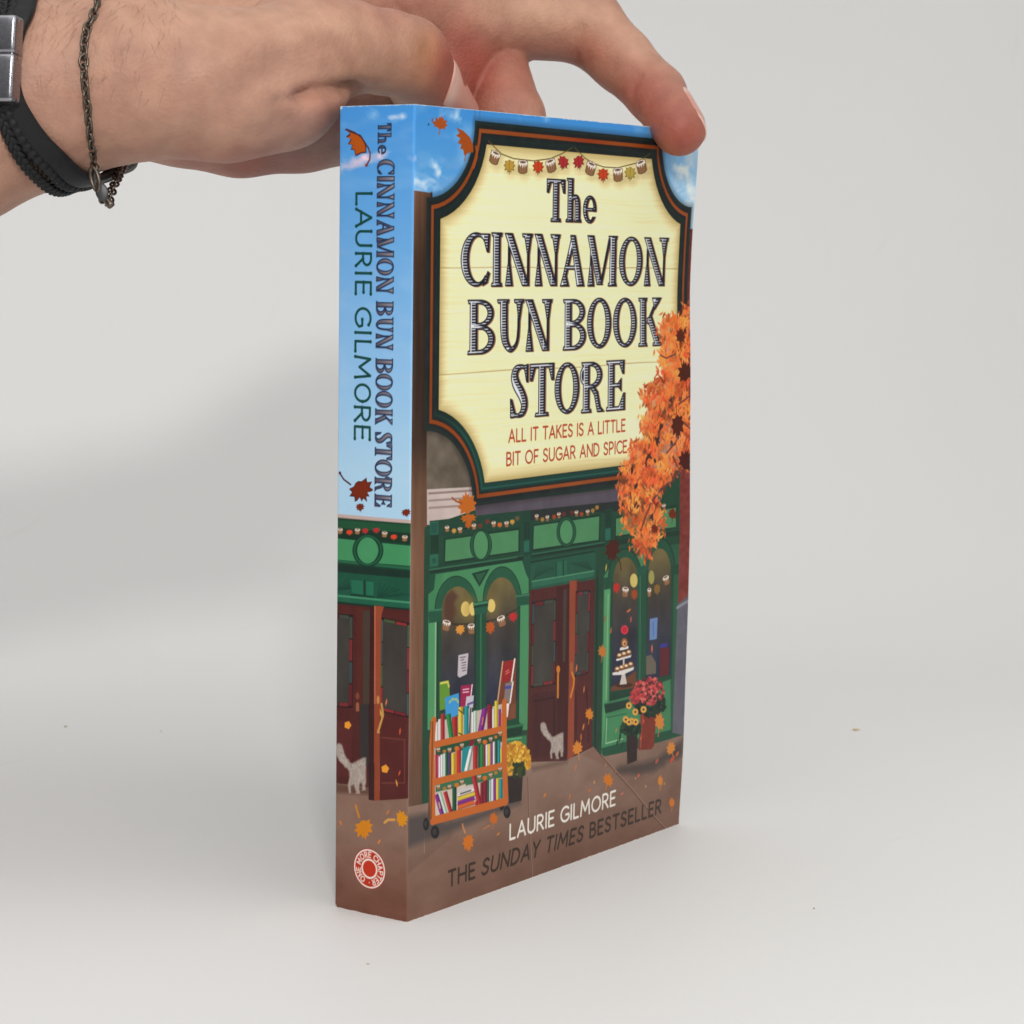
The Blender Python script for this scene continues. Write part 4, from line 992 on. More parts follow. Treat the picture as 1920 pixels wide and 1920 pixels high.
FS.put(sl, cv(D), lambda U, V: np.array([32, 36, 36.0]) + (vnoise(U / 3, V / 3, 80, 2)[..., None] - .5) * 10)
low = np.clip((V - 72) / 8, 0, 1)
FS.put(sl, cv(np.abs(D + 4.4) - 1.0, .4) * (0.15 + .85 * low), (22, 62, 54)); FS.put(sl, cv(np.abs(D + 4.1) - .16, .2) * (.1 + .5 * low), (60, 110, 100))
FS.put(sl, cv(np.abs(D + .5) - .3, .3) * .35, (30, 66, 60))
def copper(U, V):
    k = np.clip(1.15 - np.abs(U - 72) / 14, 0, 1)[..., None] * np.clip(1 - (V - 2) / 8, 0, 1)[..., None]
    g = (vnoise(U / 14, V / 14, 84, 2)[..., None] - .5) * 26
    return np.array([146, 74, 34.0]) * (1 - k) + np.array([140, 44, 20.0]) * k + g
FS.put(sl, cv(np.abs(D + 2.3) - .5, .1), copper, .6)
def cream(U, V):
    d = Sheet.sd(SP_, U, V) + 5.5
    g = vnoise(U / 30 + vnoise(U / 18, V / 9, 90, 2) * .8, V * 2.3 + vnoise(U / 16, V / 16, 91, 2) * 4.0, 92, 3)
    c = np.array([237, 227, 180.0]) + (g[..., None] - .5) * np.array([24, 26, 32.0]) + (vnoise(U / 34, V / 22, 93, 2)[..., None] - .5) * 12
    k = np.clip(1 + d / 4.5, 0, 1)[..., None] ** 1.6
    c = c * (1 - .62 * k) + np.array([150, 122, 60.0]) * .62 * k
    for v0 in (38.3, 64.1):
        q = np.exp(-((V - v0 - .15 * np.sin(U / 9)) / .16) ** 2)[..., None]
        c = c * (1 - .55 * q) + np.array([140, 116, 66.0]) * .55 * q
        q = np.exp(-((V - v0 - .6) / .4) ** 2)[..., None]; c = c + 8 * q
    return c
FS.put(sl, cv(D + 5.5), cream)
# chain of the sign and the little bunting
FS.view(*za)
FS.line([(386, 78), (386, 150)], .09, (70, 90, 120)); FS.line([(418, 84), (418, 152)], .09, (70, 90, 120))
FS.view(*za)
FS.line([(475, 295), (560, 380), (640, 410), (770, 425), (880, 410), (960, 375), (1022, 338)], .14, (92, 78, 40)); FS.line([(1040, 340), (1110, 410), (1170, 445), (1230, 465), (1320, 470), (1440, 440), (1532, 378)], .14, (92, 78, 40))
for x, y in ((520, 420), (615, 470), (700, 485), (800, 480), (884, 475), (965, 450), (1065, 450), (1145, 490), (1226, 530), (1322, 535), (1402, 520), (1476, 485)): FS.oval(x + 10, y + 10, 46, 56, (150, 126, 66), soft=1.1, alpha=.35)
for x, y, kd, rt in ((515, 402, 0, 20), (612, 452, 1, 182), (699, 463, 0, 2), (800, 458, 2, 184), (884, 455, 0, -16), (965, 428, 3, 196), (1064, 425, 3, 166), (1143, 474, 0, 18), (1225, 508, 2, 180), (1322, 514, 0, -4), (1402, 498, 4, 184), (1476, 462, 0, -18)):
    if kd == 0: bun(FS, x, y, 38, 50, rt)
    else:
        c = {1: (178, 142, 58), 2: (186, 66, 32), 3: (162, 46, 48), 4: (172, 150, 70)}[kd]
        leaf(FS, x, y, 40, 64, rt, np.array(c) * .62, False); leaf(FS, x, y - 2, 34, 56, rt, c, False)
        FS.icon_line([(0, .5), (0, -.7)], x, y, 34, 56, math.radians(rt), .08, np.array(c) * .6)
# title
def letters(view, rows):
    ox, oy, k = view
    for ch, L, R, T, B, st, th in rows:
        my, mx_ = (T + B) / 2, (L + R) / 2
        (u0, u1), _ = to_front(np.array([ox + L / k, ox + R / k]), np.array([oy + my / k] * 2))
        _, (v0, v1) = to_front(np.array([ox + mx_ / k] * 2), np.array([oy + T / k, oy + B / k]))
        engraved(FS, ch, u0, u1, v0, v1, st + .45, th + .15, .41, .70)
letters(za, [('T', 856, 974, 545, 822, 2.1, .7), ('h', 986, 1078, 540, 825, 2.0, .6), ('e', 1095, 1180, 543, 832, 1.8, .6),
             ('C', 294, 482, 893, 1246, 2.7, .8), ('I', 493, 563, 895, 1246, 2.5, .8), ('N', 580, 762, 900, 1242, 2.7, .75), ('N', 775, 942, 905, 1242, 2.6, .75), ('A', 945, 1102, 912, 1244, 2.6, .75),
             ('M', 1120, 1314, 915, 1244, 2.6, .75), ('O', 1330, 1481, 922, 1242, 2.6, .8), ('N', 1490, 1647, 928, 1242, 2.6, .75)])
letters(zb, [('B', 338, 515, 78, 432, 2.6, .8), ('U', 530, 706, 75, 416, 2.6, .75), ('N', 714, 890, 75, 411, 2.6, .75), ('B', 962, 1111, 74, 404, 2.6, .8), ('O', 1120, 1276, 65, 393, 2.6, .8), ('O', 1290, 1442, 65, 386, 2.6, .8), ('K', 1455, 1604, 65, 379, 2.5, .75),
             ('S', 617, 736, 500, 846, 2.5, .75), ('T', 745, 901, 494, 838, 2.5, .8), ('O', 908, 1067, 488, 821, 2.6, .8), ('R', 1082, 1231, 484, 812, 2.5, .8), ('E', 1245, 1367, 474, 800, 2.5, .8)])
RB = (172, 74, 46)
text(FS, 'ALL IT TAKES IS A LITTLE', 39.8, 94.2, 79.15, 82.25, .27, RB); text(FS, 'BIT OF SUGAR AND SPICE', 39.0, 95.2, 84.95, 88.1, .27, RB)
# ---- autumn tree at the fore edge
TREE = [(1800, 100), (1750, 115), (1735, 150), (1690, 170), (1640, 150), (1600, 200), (1570, 280), (1600, 350), (1580, 440), (1600, 560), (1560, 590), (1520, 620), (1460, 680), (1475, 780), (1500, 800), (1455, 900), (1480, 960), (1400, 1010), (1380, 1080), (1400, 1110), (1340, 1160), (1330, 1250), (1310, 1330), (1330, 1466), (1350, 1560), (1420, 1640), (1420, 1700), (1500, 1790), (1560, 1700), (1600, 1640), (1640, 1500), (1600, 1440), (1590, 1340), (1660, 1280), (1720, 1200), (1800, 1190)]
TP = np.array(TREE, float)
FS.view(*zb)
FS.poly(TP, (176, 80, 40), soft=.7, alpha=.55, grow=-1.2)
r2 = np.random.default_rng(21)
oranges = np.array([(226, 112, 48), (236, 138, 70), (206, 86, 40), (240, 158, 92), (182, 68, 40), (216, 98, 50), (232, 126, 56)], float)
xy = r2.uniform(TP.min(0) - 8, TP.max(0) + 8, (5200, 2))
dd = Sheet.sd(TP, xy[:, 0], xy[:, 1])
keep = (dd < 15 * r2.normal(0, 1, len(xy)) - 7)
clump = vnoise(xy[:, 0] / 55, xy[:, 1] / 55, 99, 3)
hue = vnoise(xy[:, 0] / 90 + 5, xy[:, 1] / 70, 77, 3); gap = vnoise(xy[:, 0] / 34, xy[:, 1] / 40, 55, 2)
order = np.argsort(clump + r2.uniform(0, .35, len(xy)))
for i in order:
    if not keep[i] or gap[i] < .22: continue
    x, y = xy[i]
    if x > 1812: continue
    t = clump[i]
    h = np.clip((hue[i] - .3) * 2.4, 0, 1); c = (np.array([176, 66, 34.]) * (1 - h) + np.array([236, 136, 62.]) * h) * .6 + oranges[r2.integers(len(oranges))] * .4
    c = c * (0.70 + .72 * t) + r2.normal(0, 6, 3)
    if gap[i] < .27: c = c * .66
    FS.icon(SLIM, x, y, r2.uniform(11, 22), r2.uniform(14, 28), r2.uniform(-1.0, 1.0), np.clip(c, 0, 250), soft=.17)
for pts, w in (([(1795, 920), (1750, 880), (1700, 1010), (1640, 1080)], .3), ([(1740, 1160), (1690, 1250), (1610, 1310), (1540, 1400), (1480, 1560)], .4), ([(1800, 700), (1720, 760)], .3), ([(1700, 430), (1640, 460), (1600, 440)], .25), ([(1680, 1100), (1720, 1190), (1660, 1270)], .35)):
    FS.line(pts, w, (92, 52, 50), alpha=.8)
for x, y, a, b_ in ((1740, 160, 22, 40), (1665, 730, 18, 24), (1600, 900, 22, 40), (1580, 1000, 30, 44), (1520, 1110, 26, 40), (1570, 1130, 16, 26), (1500, 1150, 14, 26), (1410, 1190, 20, 40), (1440, 1290, 18, 30), (1395, 1360, 20, 34), (1760, 280, 14, 30), (1680, 1020, 14, 26), (1440, 1420, 20, 30), (1540, 1500, 22, 40), (1480, 1600, 14, 30), (1360, 1420, 12, 22)):
    for q in range(3): FS.icon(SLIM, x + r2.uniform(-12, 12), y + r2.uniform(-12, 12), a * .8, b_ * .8, r2.uniform(-1, 1), (66, 38, 38))
for i in range(170):                                             # peach tips along the airy outer edge
    x, y = r2.uniform(TP.min(0), TP.max(0)); d0 = Sheet.sd(TP, np.array([x]), np.array([y]))[0]
    if x < 1780 and -70 < d0 < 6: FS.icon(SLIM, x, y, r2.uniform(10, 18), r2.uniform(14, 28), r2.uniform(-1, 1), (238, 164, 98), alpha=.6, soft=.3)
for i in range(160):                                             # bright tips over the dark dabs
    x, y = r2.uniform(TP.min(0), TP.max(0))
    if x < 1805 and Sheet.sd(TP, np.array([x]), np.array([y]))[0] < -8:
        FS.icon(SLIM, x, y, r2.uniform(9, 16), r2.uniform(14, 26), r2.uniform(-1, 1), np.clip(oranges[r2.integers(7)] * r2.uniform(.9, 1.12), 0, 250), alpha=.9)
# ---- foil leaves; dark and bright reflections of the foil painted as their colours
def fl(view, items):
    FS.view(*view)
    for it in items:
        x, y, sx, sy, rt, c = it[:6]
        if view is z5 or view is z4: sx *= .82
        leaf(FS, x, y, sx, sy, rt, c, len(it) < 8, .6, it[6] if len(it) > 6 else None)
fl(za, [(160, 185, 50, 62, 12, (168, 82, 32)), (330, 300, 84, 108, 8, (164, 80, 30), HALF)])
FS.line([(120, 185), (104, 158), (108, 152)], .2, (150, 76, 36), foil=.6); FS.line([(392, 330), (400, 400), (378, 470)], .28, (164, 80, 30), foil=.6); FS.oval(82, 186, 4, 8, (40, 44, 60))
fl(zb, [(335, 1425, 66, 100, -10, (190, 104, 36), MAPLE, 0), (1732, 320, 34, 72, 5, (92, 40, 20)), (1760, 560, 50, 96, -12, (82, 36, 20)), (1712, 890, 46, 112, 172, (84, 36, 18)), (1765, 1140, 54, 96, 20, (78, 30, 16))])
FS.line([(300, 1410), (262, 1395), (236, 1372)], .24, (150, 84, 40), foil=.6)
fl(z2, [(1240, 110, 36, 46, 180, (178, 92, 30), MAPLE, 0), (1240, 50, 78, 60, 170, (182, 96, 32), MAPLE, 0)])
fl(z3, [(752, 350, 62, 118, 160, (76, 34, 18), MAPLE, 0), (1204, 98, 36, 60, 8, (112, 44, 18)), (1070, 200, 30, 52, 190, (112, 40, 20)), (677, 1130, 34, 66, 10, (188, 116, 50)), (580, 1600, 34, 62, 12, (206, 126, 44)), (492, 1856, 42, 74, -14, (208, 130, 50)), (1106, 1660, 40, 92, 14, (204, 128, 58))])
FS.line([(790, 420), (812, 460), (818, 512)], .22, (76, 34, 18), foil=.6)
FS.view(*z3)
for x, y, a, b_, rt, c in ((706, 495, 12, 34, .3, (196, 176, 84)), (876, 818, 22, 24, .9, (196, 108, 54)), (892, 884, 12, 28, .2, (206, 96, 60)), (696, 880, 14, 32, .4, (150, 86, 42)), (742, 970, 12, 30, .3, (190, 110, 50)), (1050, 1104, 15, 36, 0, (214, 112, 60)), (540, 1410, 12, 30, .2, (196, 130, 70)), (536, 1690, 15, 32, .4, (206, 128, 60)), (518, 1768, 12, 32, 0, (206, 128, 60)), (782, 1716, 12, 22, .4, (186, 130, 60))): FS.icon(SLIM, x, y, a, b_, rt, c)
fl(z5, [(1240, 596, 54, 82, -24, (206, 130, 54)), (672, 882, 62, 80, 24, (200, 116, 36)), (1143, 890, 32, 66, 6, (204, 128, 48)), (1246, 1086, 34, 62, 2, (200, 118, 46))])
FS.view(*z5)
for x, y, a, b_, rt, c in ((382, 758, 18, 34, .3, (190, 110, 50)), (104, 1012, 28, 26, .4, (196, 112, 44)), (328, 1026, 14, 36, .5, (196, 112, 44)), (505, 968, 26, 24, .5, (186, 106, 50)), (548, 896, 16, 16, .2, (204, 150, 90)), (798, 1000, 22, 18, .8, (204, 106, 90)), (948, 834, 22, 20, .2, (200, 96, 70)), (1012, 934, 14, 14, 0, (206, 160, 80)), (1112, 706, 30, 30, .4, (176, 86, 62)), (1250, 690, 44, 40, .5, (186, 76, 48)), (1296, 640, 26, 30, .5, (190, 96, 50)), (742, 800, 12, 20, 0, (190, 100, 60)), (652, 742, 10, 18, 0, (200, 140, 90)), (1180, 910, 12, 10, 0, (206, 160, 80)), (920, 860, 12, 10, 0, (210, 160, 100))): FS.icon(SLIM, x, y, a, b_, rt, c)
fl(z4, [(514, 1210, 60, 100, 170, (200, 112, 36), MAPLE, 0), (722, 1030, 46, 70, 10, (192, 104, 40))])
FS.view(*z4); FS.line([(490, 1140), (472, 1095), (468, 1070)], .26, (200, 130, 80), foil=.5); FS.icon(SLIM, 760, 1150, 18, 22, .9, (206, 124, 56)); FS.line([(690, 1080), (640, 1110)], .16, (186, 116, 60), foil=.5)
# ---- lettering at the foot
text(FS, 'LAURIE GILMORE', 43.2, 93.4, 181.75, 185.65, .33, (226, 218, 208), gap=.24)
text(FS, 'THE SUNDAY TIMES BESTSELLER', 16.8, 118.2, 188.7, 192.55, .37, (56, 42, 34), gap=.26, slant=(4, 17))
# scuffed white edge of the sheet at head, tail and fore edge
U, V = np.meshgrid(FS.u, FS.v)
n = vnoise(U * .8, V * .8, 120, 3)
edge = np.minimum(np.minimum(V, BH - V), BW - U)
k = np.clip((.16 + .28 * np.clip(n - .45, 0, 1) - edge) / .12, 0, 1)[..., None] * .85
FS.c[:] = FS.c * (1 - k) + np.array([214, 212, 208.0]) * k
# ---------------------------------------------------------------- spine picture
SS = Sheet(BT, BH, 186, 1189, to_spine)
clouds(SS, (70, 142, 208), (166, 200, 228), 88, 23, 0.10)
zs3 = (620, 180, 4.5714); zs1 = (620, 560, 4.3636); z6 = (610, 1320, 4.4651)
SS.view(*zs3)
for x, y, rx, ry, c, al in ((360, 165, 60, 40, (160, 196, 224), .6), (560, 180, 70, 30, (200, 208, 226), .7), (520, 185, 24, 14, (226, 216, 226), .6), (140, 600, 110, 42, (232, 196, 206), .9), (350, 520, 90, 62, (228, 200, 212), .85), (250, 560, 90, 30, (226, 196, 210), .6), (690, 530, 40, 30, (206, 196, 222), .5), (90, 250, 40, 40, (110, 168, 220), .6)):
    SS.wisp(x, y, rx * 1.1, ry * 1.1, c, min(al * 1.3, 1), int(x))
def outl(x, y, sx, sy, rt, c, o, shape=None, stem=True):
    leaf(SS, x, y, sx * 1.1, sy * 1.1, rt, o, stem, .3, shape); leaf(SS, x, y, sx * .97, sy * .97, rt, c, False, .5, shape)
outl(240, 400, 122, 128, 8, (178, 88, 30), (72, 40, 44), HALF, False)
SS.line([(325, 440), (345, 490), (340, 545), (312, 595)], .22, (110, 60, 50)); SS.oval(312, 594, 13, 14, (130, 66, 44)); SS.line([(130, 288), (260, 340), (330, 450)], .18, (72, 40, 44))
SS.view(*zs1)
SS.line([(75, 1428), (110, 1480), (165, 1520)], .22, (72, 34, 44)); SS.oval(76, 1426, 11, 12, (72, 34, 44))
outl(248, 1555, 100, 112, 150, (122, 46, 22), (66, 28, 26), None, False); outl(245, 1700, 34, 42, 175, (122, 46, 22), (66, 28, 26), None, False); outl(618, 1745, 36, 40, 170, (122, 46, 22), (66, 28, 26), None, False)
SS.poly([(30, 1758), (670, 1812), (670, 1848), (30, 1794)], (184, 164, 158)); SS.line([(30, 1790), (670, 1845)], .16, (140, 116, 110))
SS.view(*z2)
texs = lambda c, a=8, seed=20: (lambda U, V: np.array(c, float) + (vnoise(U / 3, V / 3, seed, 3)[..., None] - .5) * a)
SS.poly([(20, 50), (760, 108), (760, 1000), (20, 1000)], texs((30, 72, 52))); SS.poly([(20, 70), (760, 122), (760, 190), (20, 140)], texs((38, 90, 60))); SS.poly([(20, 140), (760, 195), (760, 290), (20, 225)], texs((28, 58, 44)))
SS.poly([(20, 228), (760, 304), (760, 505), (20, 432)], texs((30, 70, 50))); SS.poly([(20, 234), (760, 308), (760, 490), (20, 425)], texs((74, 154, 102)))
SS.line([(20, 436), (760, 512)], .3, (44, 112, 78)); SS.poly([(20, 465), (760, 535), (760, 608), (20, 540)], texs((30, 58, 48))); SS.poly([(20, 535), (760, 600), (760, 860), (20, 780)], texs((34, 92, 70)))
for q, c in ((1, (24, 54, 42)), (.93, (36, 98, 68)), (.80, (24, 58, 44)), (.72, (40, 108, 74)), (.66, (76, 156, 104))): SS.oval(340, 345, 140 * q, 150 * q, c)
SS.oval(338, 345, 92, 118, texs((78, 158, 106)))
SS.poly([(188, 610), (296, 618), (300, 748), (195, 735)], (40, 116, 86)); SS.poly([(326, 625), (392, 630), (390, 760), (326, 750)], (42, 120, 90)); SS.line([(310, 620), (312, 750)], .3, (22, 62, 50)); SS.line([(190, 742), (390, 766)], .3, (24, 66, 52))
for i in range(7): SS.line([(425, 770), (450 + i * 42, 640 + i * 14 + (i > 4) * 20)], .13, (26, 74, 58)); SS.line([(180, 690), (150 - i * 22, 600 + i * 18)], .13, (26, 74, 58))
SS.poly([(20, 740), (760, 812), (760, 880), (20, 810)], texs((38, 104, 78))); SS.line([(20, 748), (760, 820)], .25, (74, 150, 112)); SS.line([(20, 812), (760, 885)], .3, (22, 54, 44))
for x, y, kd in ((85, 170, 0), (172, 178, 1), (245, 172, 0), (316, 165, 2), (416, 160, 2), (490, 200, 0), (572, 220, 1), (668, 236, 0)):
    if kd == 0: bun(SS, x, y, 30, 30, 4)
    else: leaf(SS, x, y, 34, 36, 178, (206, 70, 42) if kd == 1 else (172, 46, 48), False)
SS.poly([(20, 822), (760, 890), (760, 1960), (20, 1960)], texs((80, 36, 34)))
SS.poly([(240, 860), (300, 866), (300, 1960), (240, 1960)], texs((84, 40, 34))); SS.poly([(296, 880), (362, 888), (352, 1960), (296, 1960)], (70, 58, 50)); SS.poly([(362, 850), (406, 855), (404, 1960), (350, 1960)], texs((62, 26, 28)))
_f = FS; FS = SS
lattice([(-60, 900), (208, 925), (202, 1765), (-60, 1745)], (.14, .055), 1, True)
lattice([(456, 945), (716, 1000), (708, 1858), (446, 1790)], (.10, .045), 2, False)
SS.poly([(404, 842), (484, 850), (462, 930), (452, 1960), (402, 1960)], texs((144, 72, 48))); SS.line([(404, 850), (402, 1920)], .2, (180, 104, 74))
SS.oval(432, 1690, 13, 38, (186, 130, 70)); SS.line([(446, 1780), (472, 1850), (452, 1920)], .35, (190, 150, 80)); SS.oval(246, 1655, 18, 30, (120, 66, 48)); SS.line([(246, 1730), (246, 1860)], .5, (146, 92, 66))
SS.icon(SLIM, 505, 1712, 20, 36, .3, (214, 116, 76))
SS.view(*z6)
SS.poly([(60, 60), (368, 60), (368, 700), (60, 660)], texs((78, 36, 34))); SS.poly([(95, 140), (230, 150), (220, 620), (95, 600)], texs((86, 40, 38))); SS.poly([(296, 0), (372, 0), (368, 520), (296, 520)], (54, 48, 48))
SS.poly([(60, 660), (370, 700), (720, 790), (720, 1960), (60, 1960)], lambda U, V: np.array([130, 102, 88.0]) * (1 - np.clip((V - 178) / 16, 0, 1)[..., None]) + np.array([112, 74, 60.0]) * np.clip((V - 178) / 16, 0, 1)[..., None] + (vnoise(U / 5, V / 4, 130, 4)[..., None] - .5) * 18)
SS.poly([(60, 660), (372, 700), (372, 760), (60, 740)], (92, 62, 52), soft=.5, alpha=.8)
SS.poly([(366, 0), (416, 0), (414, 806), (368, 800)], texs((56, 30, 30))); SS.poly([(414, 0), (462, 0), (460, 806), (412, 808)], texs((138, 66, 42)))
SS.poly([(460, 110), (720, 110), (720, 790), (460, 806)], texs((84, 38, 36))); SS.line([(480, 280), (670, 300)], .2, (108, 54, 48)); SS.line([(664, 300), (664, 660)], .2, (104, 56, 50)); SS.line([(480, 660), (664, 660)], .2, (104, 56, 50))
SS.oval(450, 235, 12, 10, (190, 140, 90)); SS.line([(476, 0), (488, 90), (462, 180), (446, 232)], .32, (186, 140, 76))
cat(84, 342, 1.27)
SS.poly([(366, 500), (416, 500), (414, 806), (368, 800)], texs((56, 30, 30)))
for x, y, sx, sy, rt in ((190, 176, 32, 36, 20), (505, 542, 34, 38, 10)): leaf(SS, x, y, sx, sy, rt, (222, 148, 48), False, 0, [(0, -1), (.95, -.3), (.6, .8), (-.6, .8), (-.95, -.3)])
for x, y, a, b_, rt, c in ((627, 228, 17, 32, .1, (214, 92, 50)), (622, 578, 15, 32, .6, (206, 92, 50)), (600, 662, 17, 36, -.5, (230, 146, 66)), (130, 995, 17, 34, -.9, (206, 116, 60)), (527, 906, 17, 32, .8, (196, 116, 60)), (455, 1152, 17, 36, 1.0, (206, 124, 60))): SS.icon(SLIM, x, y, a, b_, rt, c)
leaf(SS, 325, 1030, 84, 112, 166, (204, 128, 30), False, .5); SS.line([(288, 945), (270, 890), (260, 850)], .32, (196, 128, 50), foil=.5)
leaf(SS, 635, 962, 66, 76, 78, (208, 138, 30), False, .5); SS.line([(580, 968), (530, 968), (500, 992)], .32, (206, 150, 80), foil=.5)
FS = _f
_g = ((SS.c[..., 1] > SS.c[..., 0] * 1.22) & (SS.c[..., 1] > SS.c[..., 2] * 1.12))[..., None]
SS.c[:] = np.where(_g, SS.c * np.array([.90, .89, .90]), SS.c)
# publisher's round badge
cx, cy = 11.35, 186.4
def disc(r, c): SS.mmpoly(np.array(arc(cx, cy, r, r, 0, 360, 60)[:-1]), c, soft=.07)
WH = (232, 210, 202); RD = (176, 50, 30)
disc(5.12, (150, 48, 34)); disc(4.92, WH); disc(4.5, RD); disc(2.55, WH); disc(2.05, (184, 52, 30))
def ring(P):
    a = math.radians(117) + P[:, 0] / 1.0 * math.radians(316); r = 4.2 - P[:, 1]
    return np.stack([cx + r * np.cos(a), cy + r * np.sin(a)], 1)
text(SS, 'ONE MORE CHAPTER', 0, 1, 0, 1.32, .15, WH, gap=.34, space=.42, mapper=ring)
SS.mmpoly(np.array(arc(cx, cy + 3.5, .17, .17, 0, 360, 12)), WH)
# lettering down the spine
def vpos(view, x, y): return float(to_spine(np.array([view[0] + x / view[2]]), np.array([view[1] + y / view[2]]))[1][0])
def spine_letter(ch, v0, v1, st, sb, T, t):
    sl = SS.box((sb, v0), (st, v1), 1.0)
    U, V = np.meshgrid(SS.u[sl[1]], SS.v[sl[0]])
    x, y = V - v0, st - U
    g = glyph(ch, v1 - v0, st - sb, T, t)
    d = gsd(g, x, y) - .05; cov = lambda q: np.clip(.5 - q / .18, 0, 1)
    SS.put(sl, cov(gsd(g, x - .18, y - .12) - .05) * .5, (90, 84, 104))
    SS.put(sl, cov(d), (34, 48, 76)); inn = d + .29
    k = lambda U, V: np.array([150, 144, 150.0]) + (np.clip((st - U) / (st - sb), 0, 1)[..., None]) * np.array([-62, -64, -58.0])
    SS.put(sl, cov(inn) * .95, k)
S0, S1 = 17.35, 12.15
for ch, a, b_ in (('T', 235, 300), ('h', 315, 405), ('e', 420, 497)): spine_letter(ch, vpos(zs3, 450, a), vpos(zs3, 450, b_), 16.3, 12.3, .75, .28)
for ch, a, b_ in (('C', 543, 672), ('I', 690, 728), ('N', 742, 892), ('N', 905, 1048), ('A', 1058, 1198), ('M', 1208, 1382), ('O', 1392, 1535), ('N', 1545, 1692)): spine_letter(ch, vpos(zs3, 460, a), vpos(zs3, 460, b_), S0, S1, 1.15, .34)
for ch, a, b_ in (('B', 20, 137), ('U', 150, 274), ('N', 285, 418), ('B', 487, 608), ('O', 613, 748), ('O', 755, 890), ('K', 900, 1028), ('S', 1093, 1185), ('T', 1192, 1312), ('O', 1316, 1452), ('R', 1460, 1582), ('E', 1598, 1702)): spine_letter(ch, vpos(zs1, 430, a), vpos(zs1, 430, b_), S0, S1, 1.15, .34)
def author(ch, a, b_, view):
    w, st = SANS[ch]; v0, v1 = vpos(view, 280, a), vpos(view, 280, b_); top_, bot = 10.45, 5.75
    for pl in st:
        P = np.array([(top_ - p[1] * (top_ - bot), v0 + (p[0] / max(w, .02) if w > .1 else .5) * (v1 - v0)) for p in pl])
        SS.mmline(P, .33, (20, 70, 64))
        for e in (P[0], P[-1]): SS.mmpoly(np.array(arc(e[0], e[1], .44, .44, 0, 360, 10)), (20, 70, 64))
for ch, a, b_ in (('L', 836, 926), ('A', 970, 1116), ('U', 1160, 1282), ('R', 1350, 1456), ('I', 1505, 1533), ('E', 1596, 1696)): author(ch, a, b_, zs3)
for ch, a, b_ in (('G', 80, 216), ('I', 268, 290), ('L', 350, 432), ('M', 476, 646), ('O', 704, 842), ('R', 890, 1002), ('E', 1050, 1150)): author(ch, a, b_, zs1)
U, V = np.meshgrid(SS.u, SS.v)
n = vnoise(U * .9, V * .9, 140, 3)
k = np.clip((.14 + .3 * np.clip(n - .45, 0, 1) - np.minimum(V, BH - V)) / .12, 0, 1)[..., None] * .85
k = np.maximum(k, np.clip((.10 + .25 * np.clip(n - .55, 0, 1) - U) / .1, 0, 1)[..., None] * .5)
k = np.maximum(k, (np.hypot(U, (BH - V)) < .9)[..., None] * .8); k = np.maximum(k, (np.hypot(U, V * 1.3) < 1.2)[..., None] * .85)
SS.c[:] = SS.c * (1 - k) + np.array([214, 212, 208.0]) * k
# ---------------------------------------------------------------- the book
book = bpy.data.objects.new('book', None)
COL.objects.link(book)
tag(book, 'thick blue, green and brown paperback standing upright with its spine and front cover in view', 'book')

INK = 1.22                                                # measured print colour -> reflectance under this light
def ink(S):
    return np.concatenate([np.clip(lin(np.clip(S.c, 0, 255)) ** 1.05 * INK - 0.006, 0.003, 0.88), S.f[..., None]], -1).reshape(-1, 4)

m_print, nt, b = mat('printed_cover', (0.5, 0.5, 0.5), 0.42, **{'Specular IOR Level': 0.28})
at_ = node(nt, 'ShaderNodeAttribute'); at_.attribute_name = 'print'
nt.links.new(at_.outputs['Color'], b.inputs['Base Color'])
ml = nt.nodes.new('ShaderNodeMath'); ml.operation = 'MULTIPLY'; ml.inputs[1].default_value = 0.35
nt.links.new(at_.outputs['Alpha'], ml.inputs[0]); nt.links.new(ml.outputs[0], b.inputs['Metallic'])
tc = node(nt, 'ShaderNodeTexCoord')
nz = node(nt, 'ShaderNodeTexNoise', Scale=1400.0, Detail=2.0); nw = node(nt, 'ShaderNodeTexNoise', Scale=45.0, Detail=2.0)
nt.links.new(tc.outputs['Object'], nz.inputs['Vector']); nt.links.new(tc.outputs['Object'], nw.inputs['Vector'])
mr = node(nt, 'ShaderNodeMapRange'); mr.inputs['To Min'].default_value = 0.36; mr.inputs['To Max'].default_value = 0.48
nt.links.new(nw.outputs['Fac'], mr.inputs['Value']); nt.links.new(mr.outputs['Result'], b.inputs['Roughness'])
bump(nt, b, nz.outputs['Fac'], 0.00006, 0.3)
m_paper, nt, b = mat('cover_board_paper', (0.78, 0.77, 0.74), 0.7)
m_pages, nt, b = mat('page_edges', (0.74, 0.69, 0.58), 0.8)
tc = node(nt, 'ShaderNodeTexCoord'); wv = node(nt, 'ShaderNodeTexWave', Scale=1500.0, Distortion=1.5, Detail=2.0); wv.bands_direction = 'Y'
nt.links.new(tc.outputs['Object'], wv.inputs['Vector']); bump(nt, b, wv.outputs['Fac'], 0.0002, 0.5)

def fold(d, r=0.8, k=0.22):
    return k * np.clip(1 - d / r, 0, 1) ** 2

def front_pos(u, v): return np.stack([u + fold(u), -bow(u, v) + fold(u), BH - v], -1)
def back_pos(u, v): return np.stack([u + fold(u), BT + 0 * u - fold(u), BH - v], -1)
def spine_pos(s, v):
    crown = -0.25 * np.sin(np.pi * np.clip(s / BT, 0, 1))
    return np.stack([crown + fold(s) + fold(BT - s), BT - s - fold(s) + fold(BT - s), BH - v], -1)

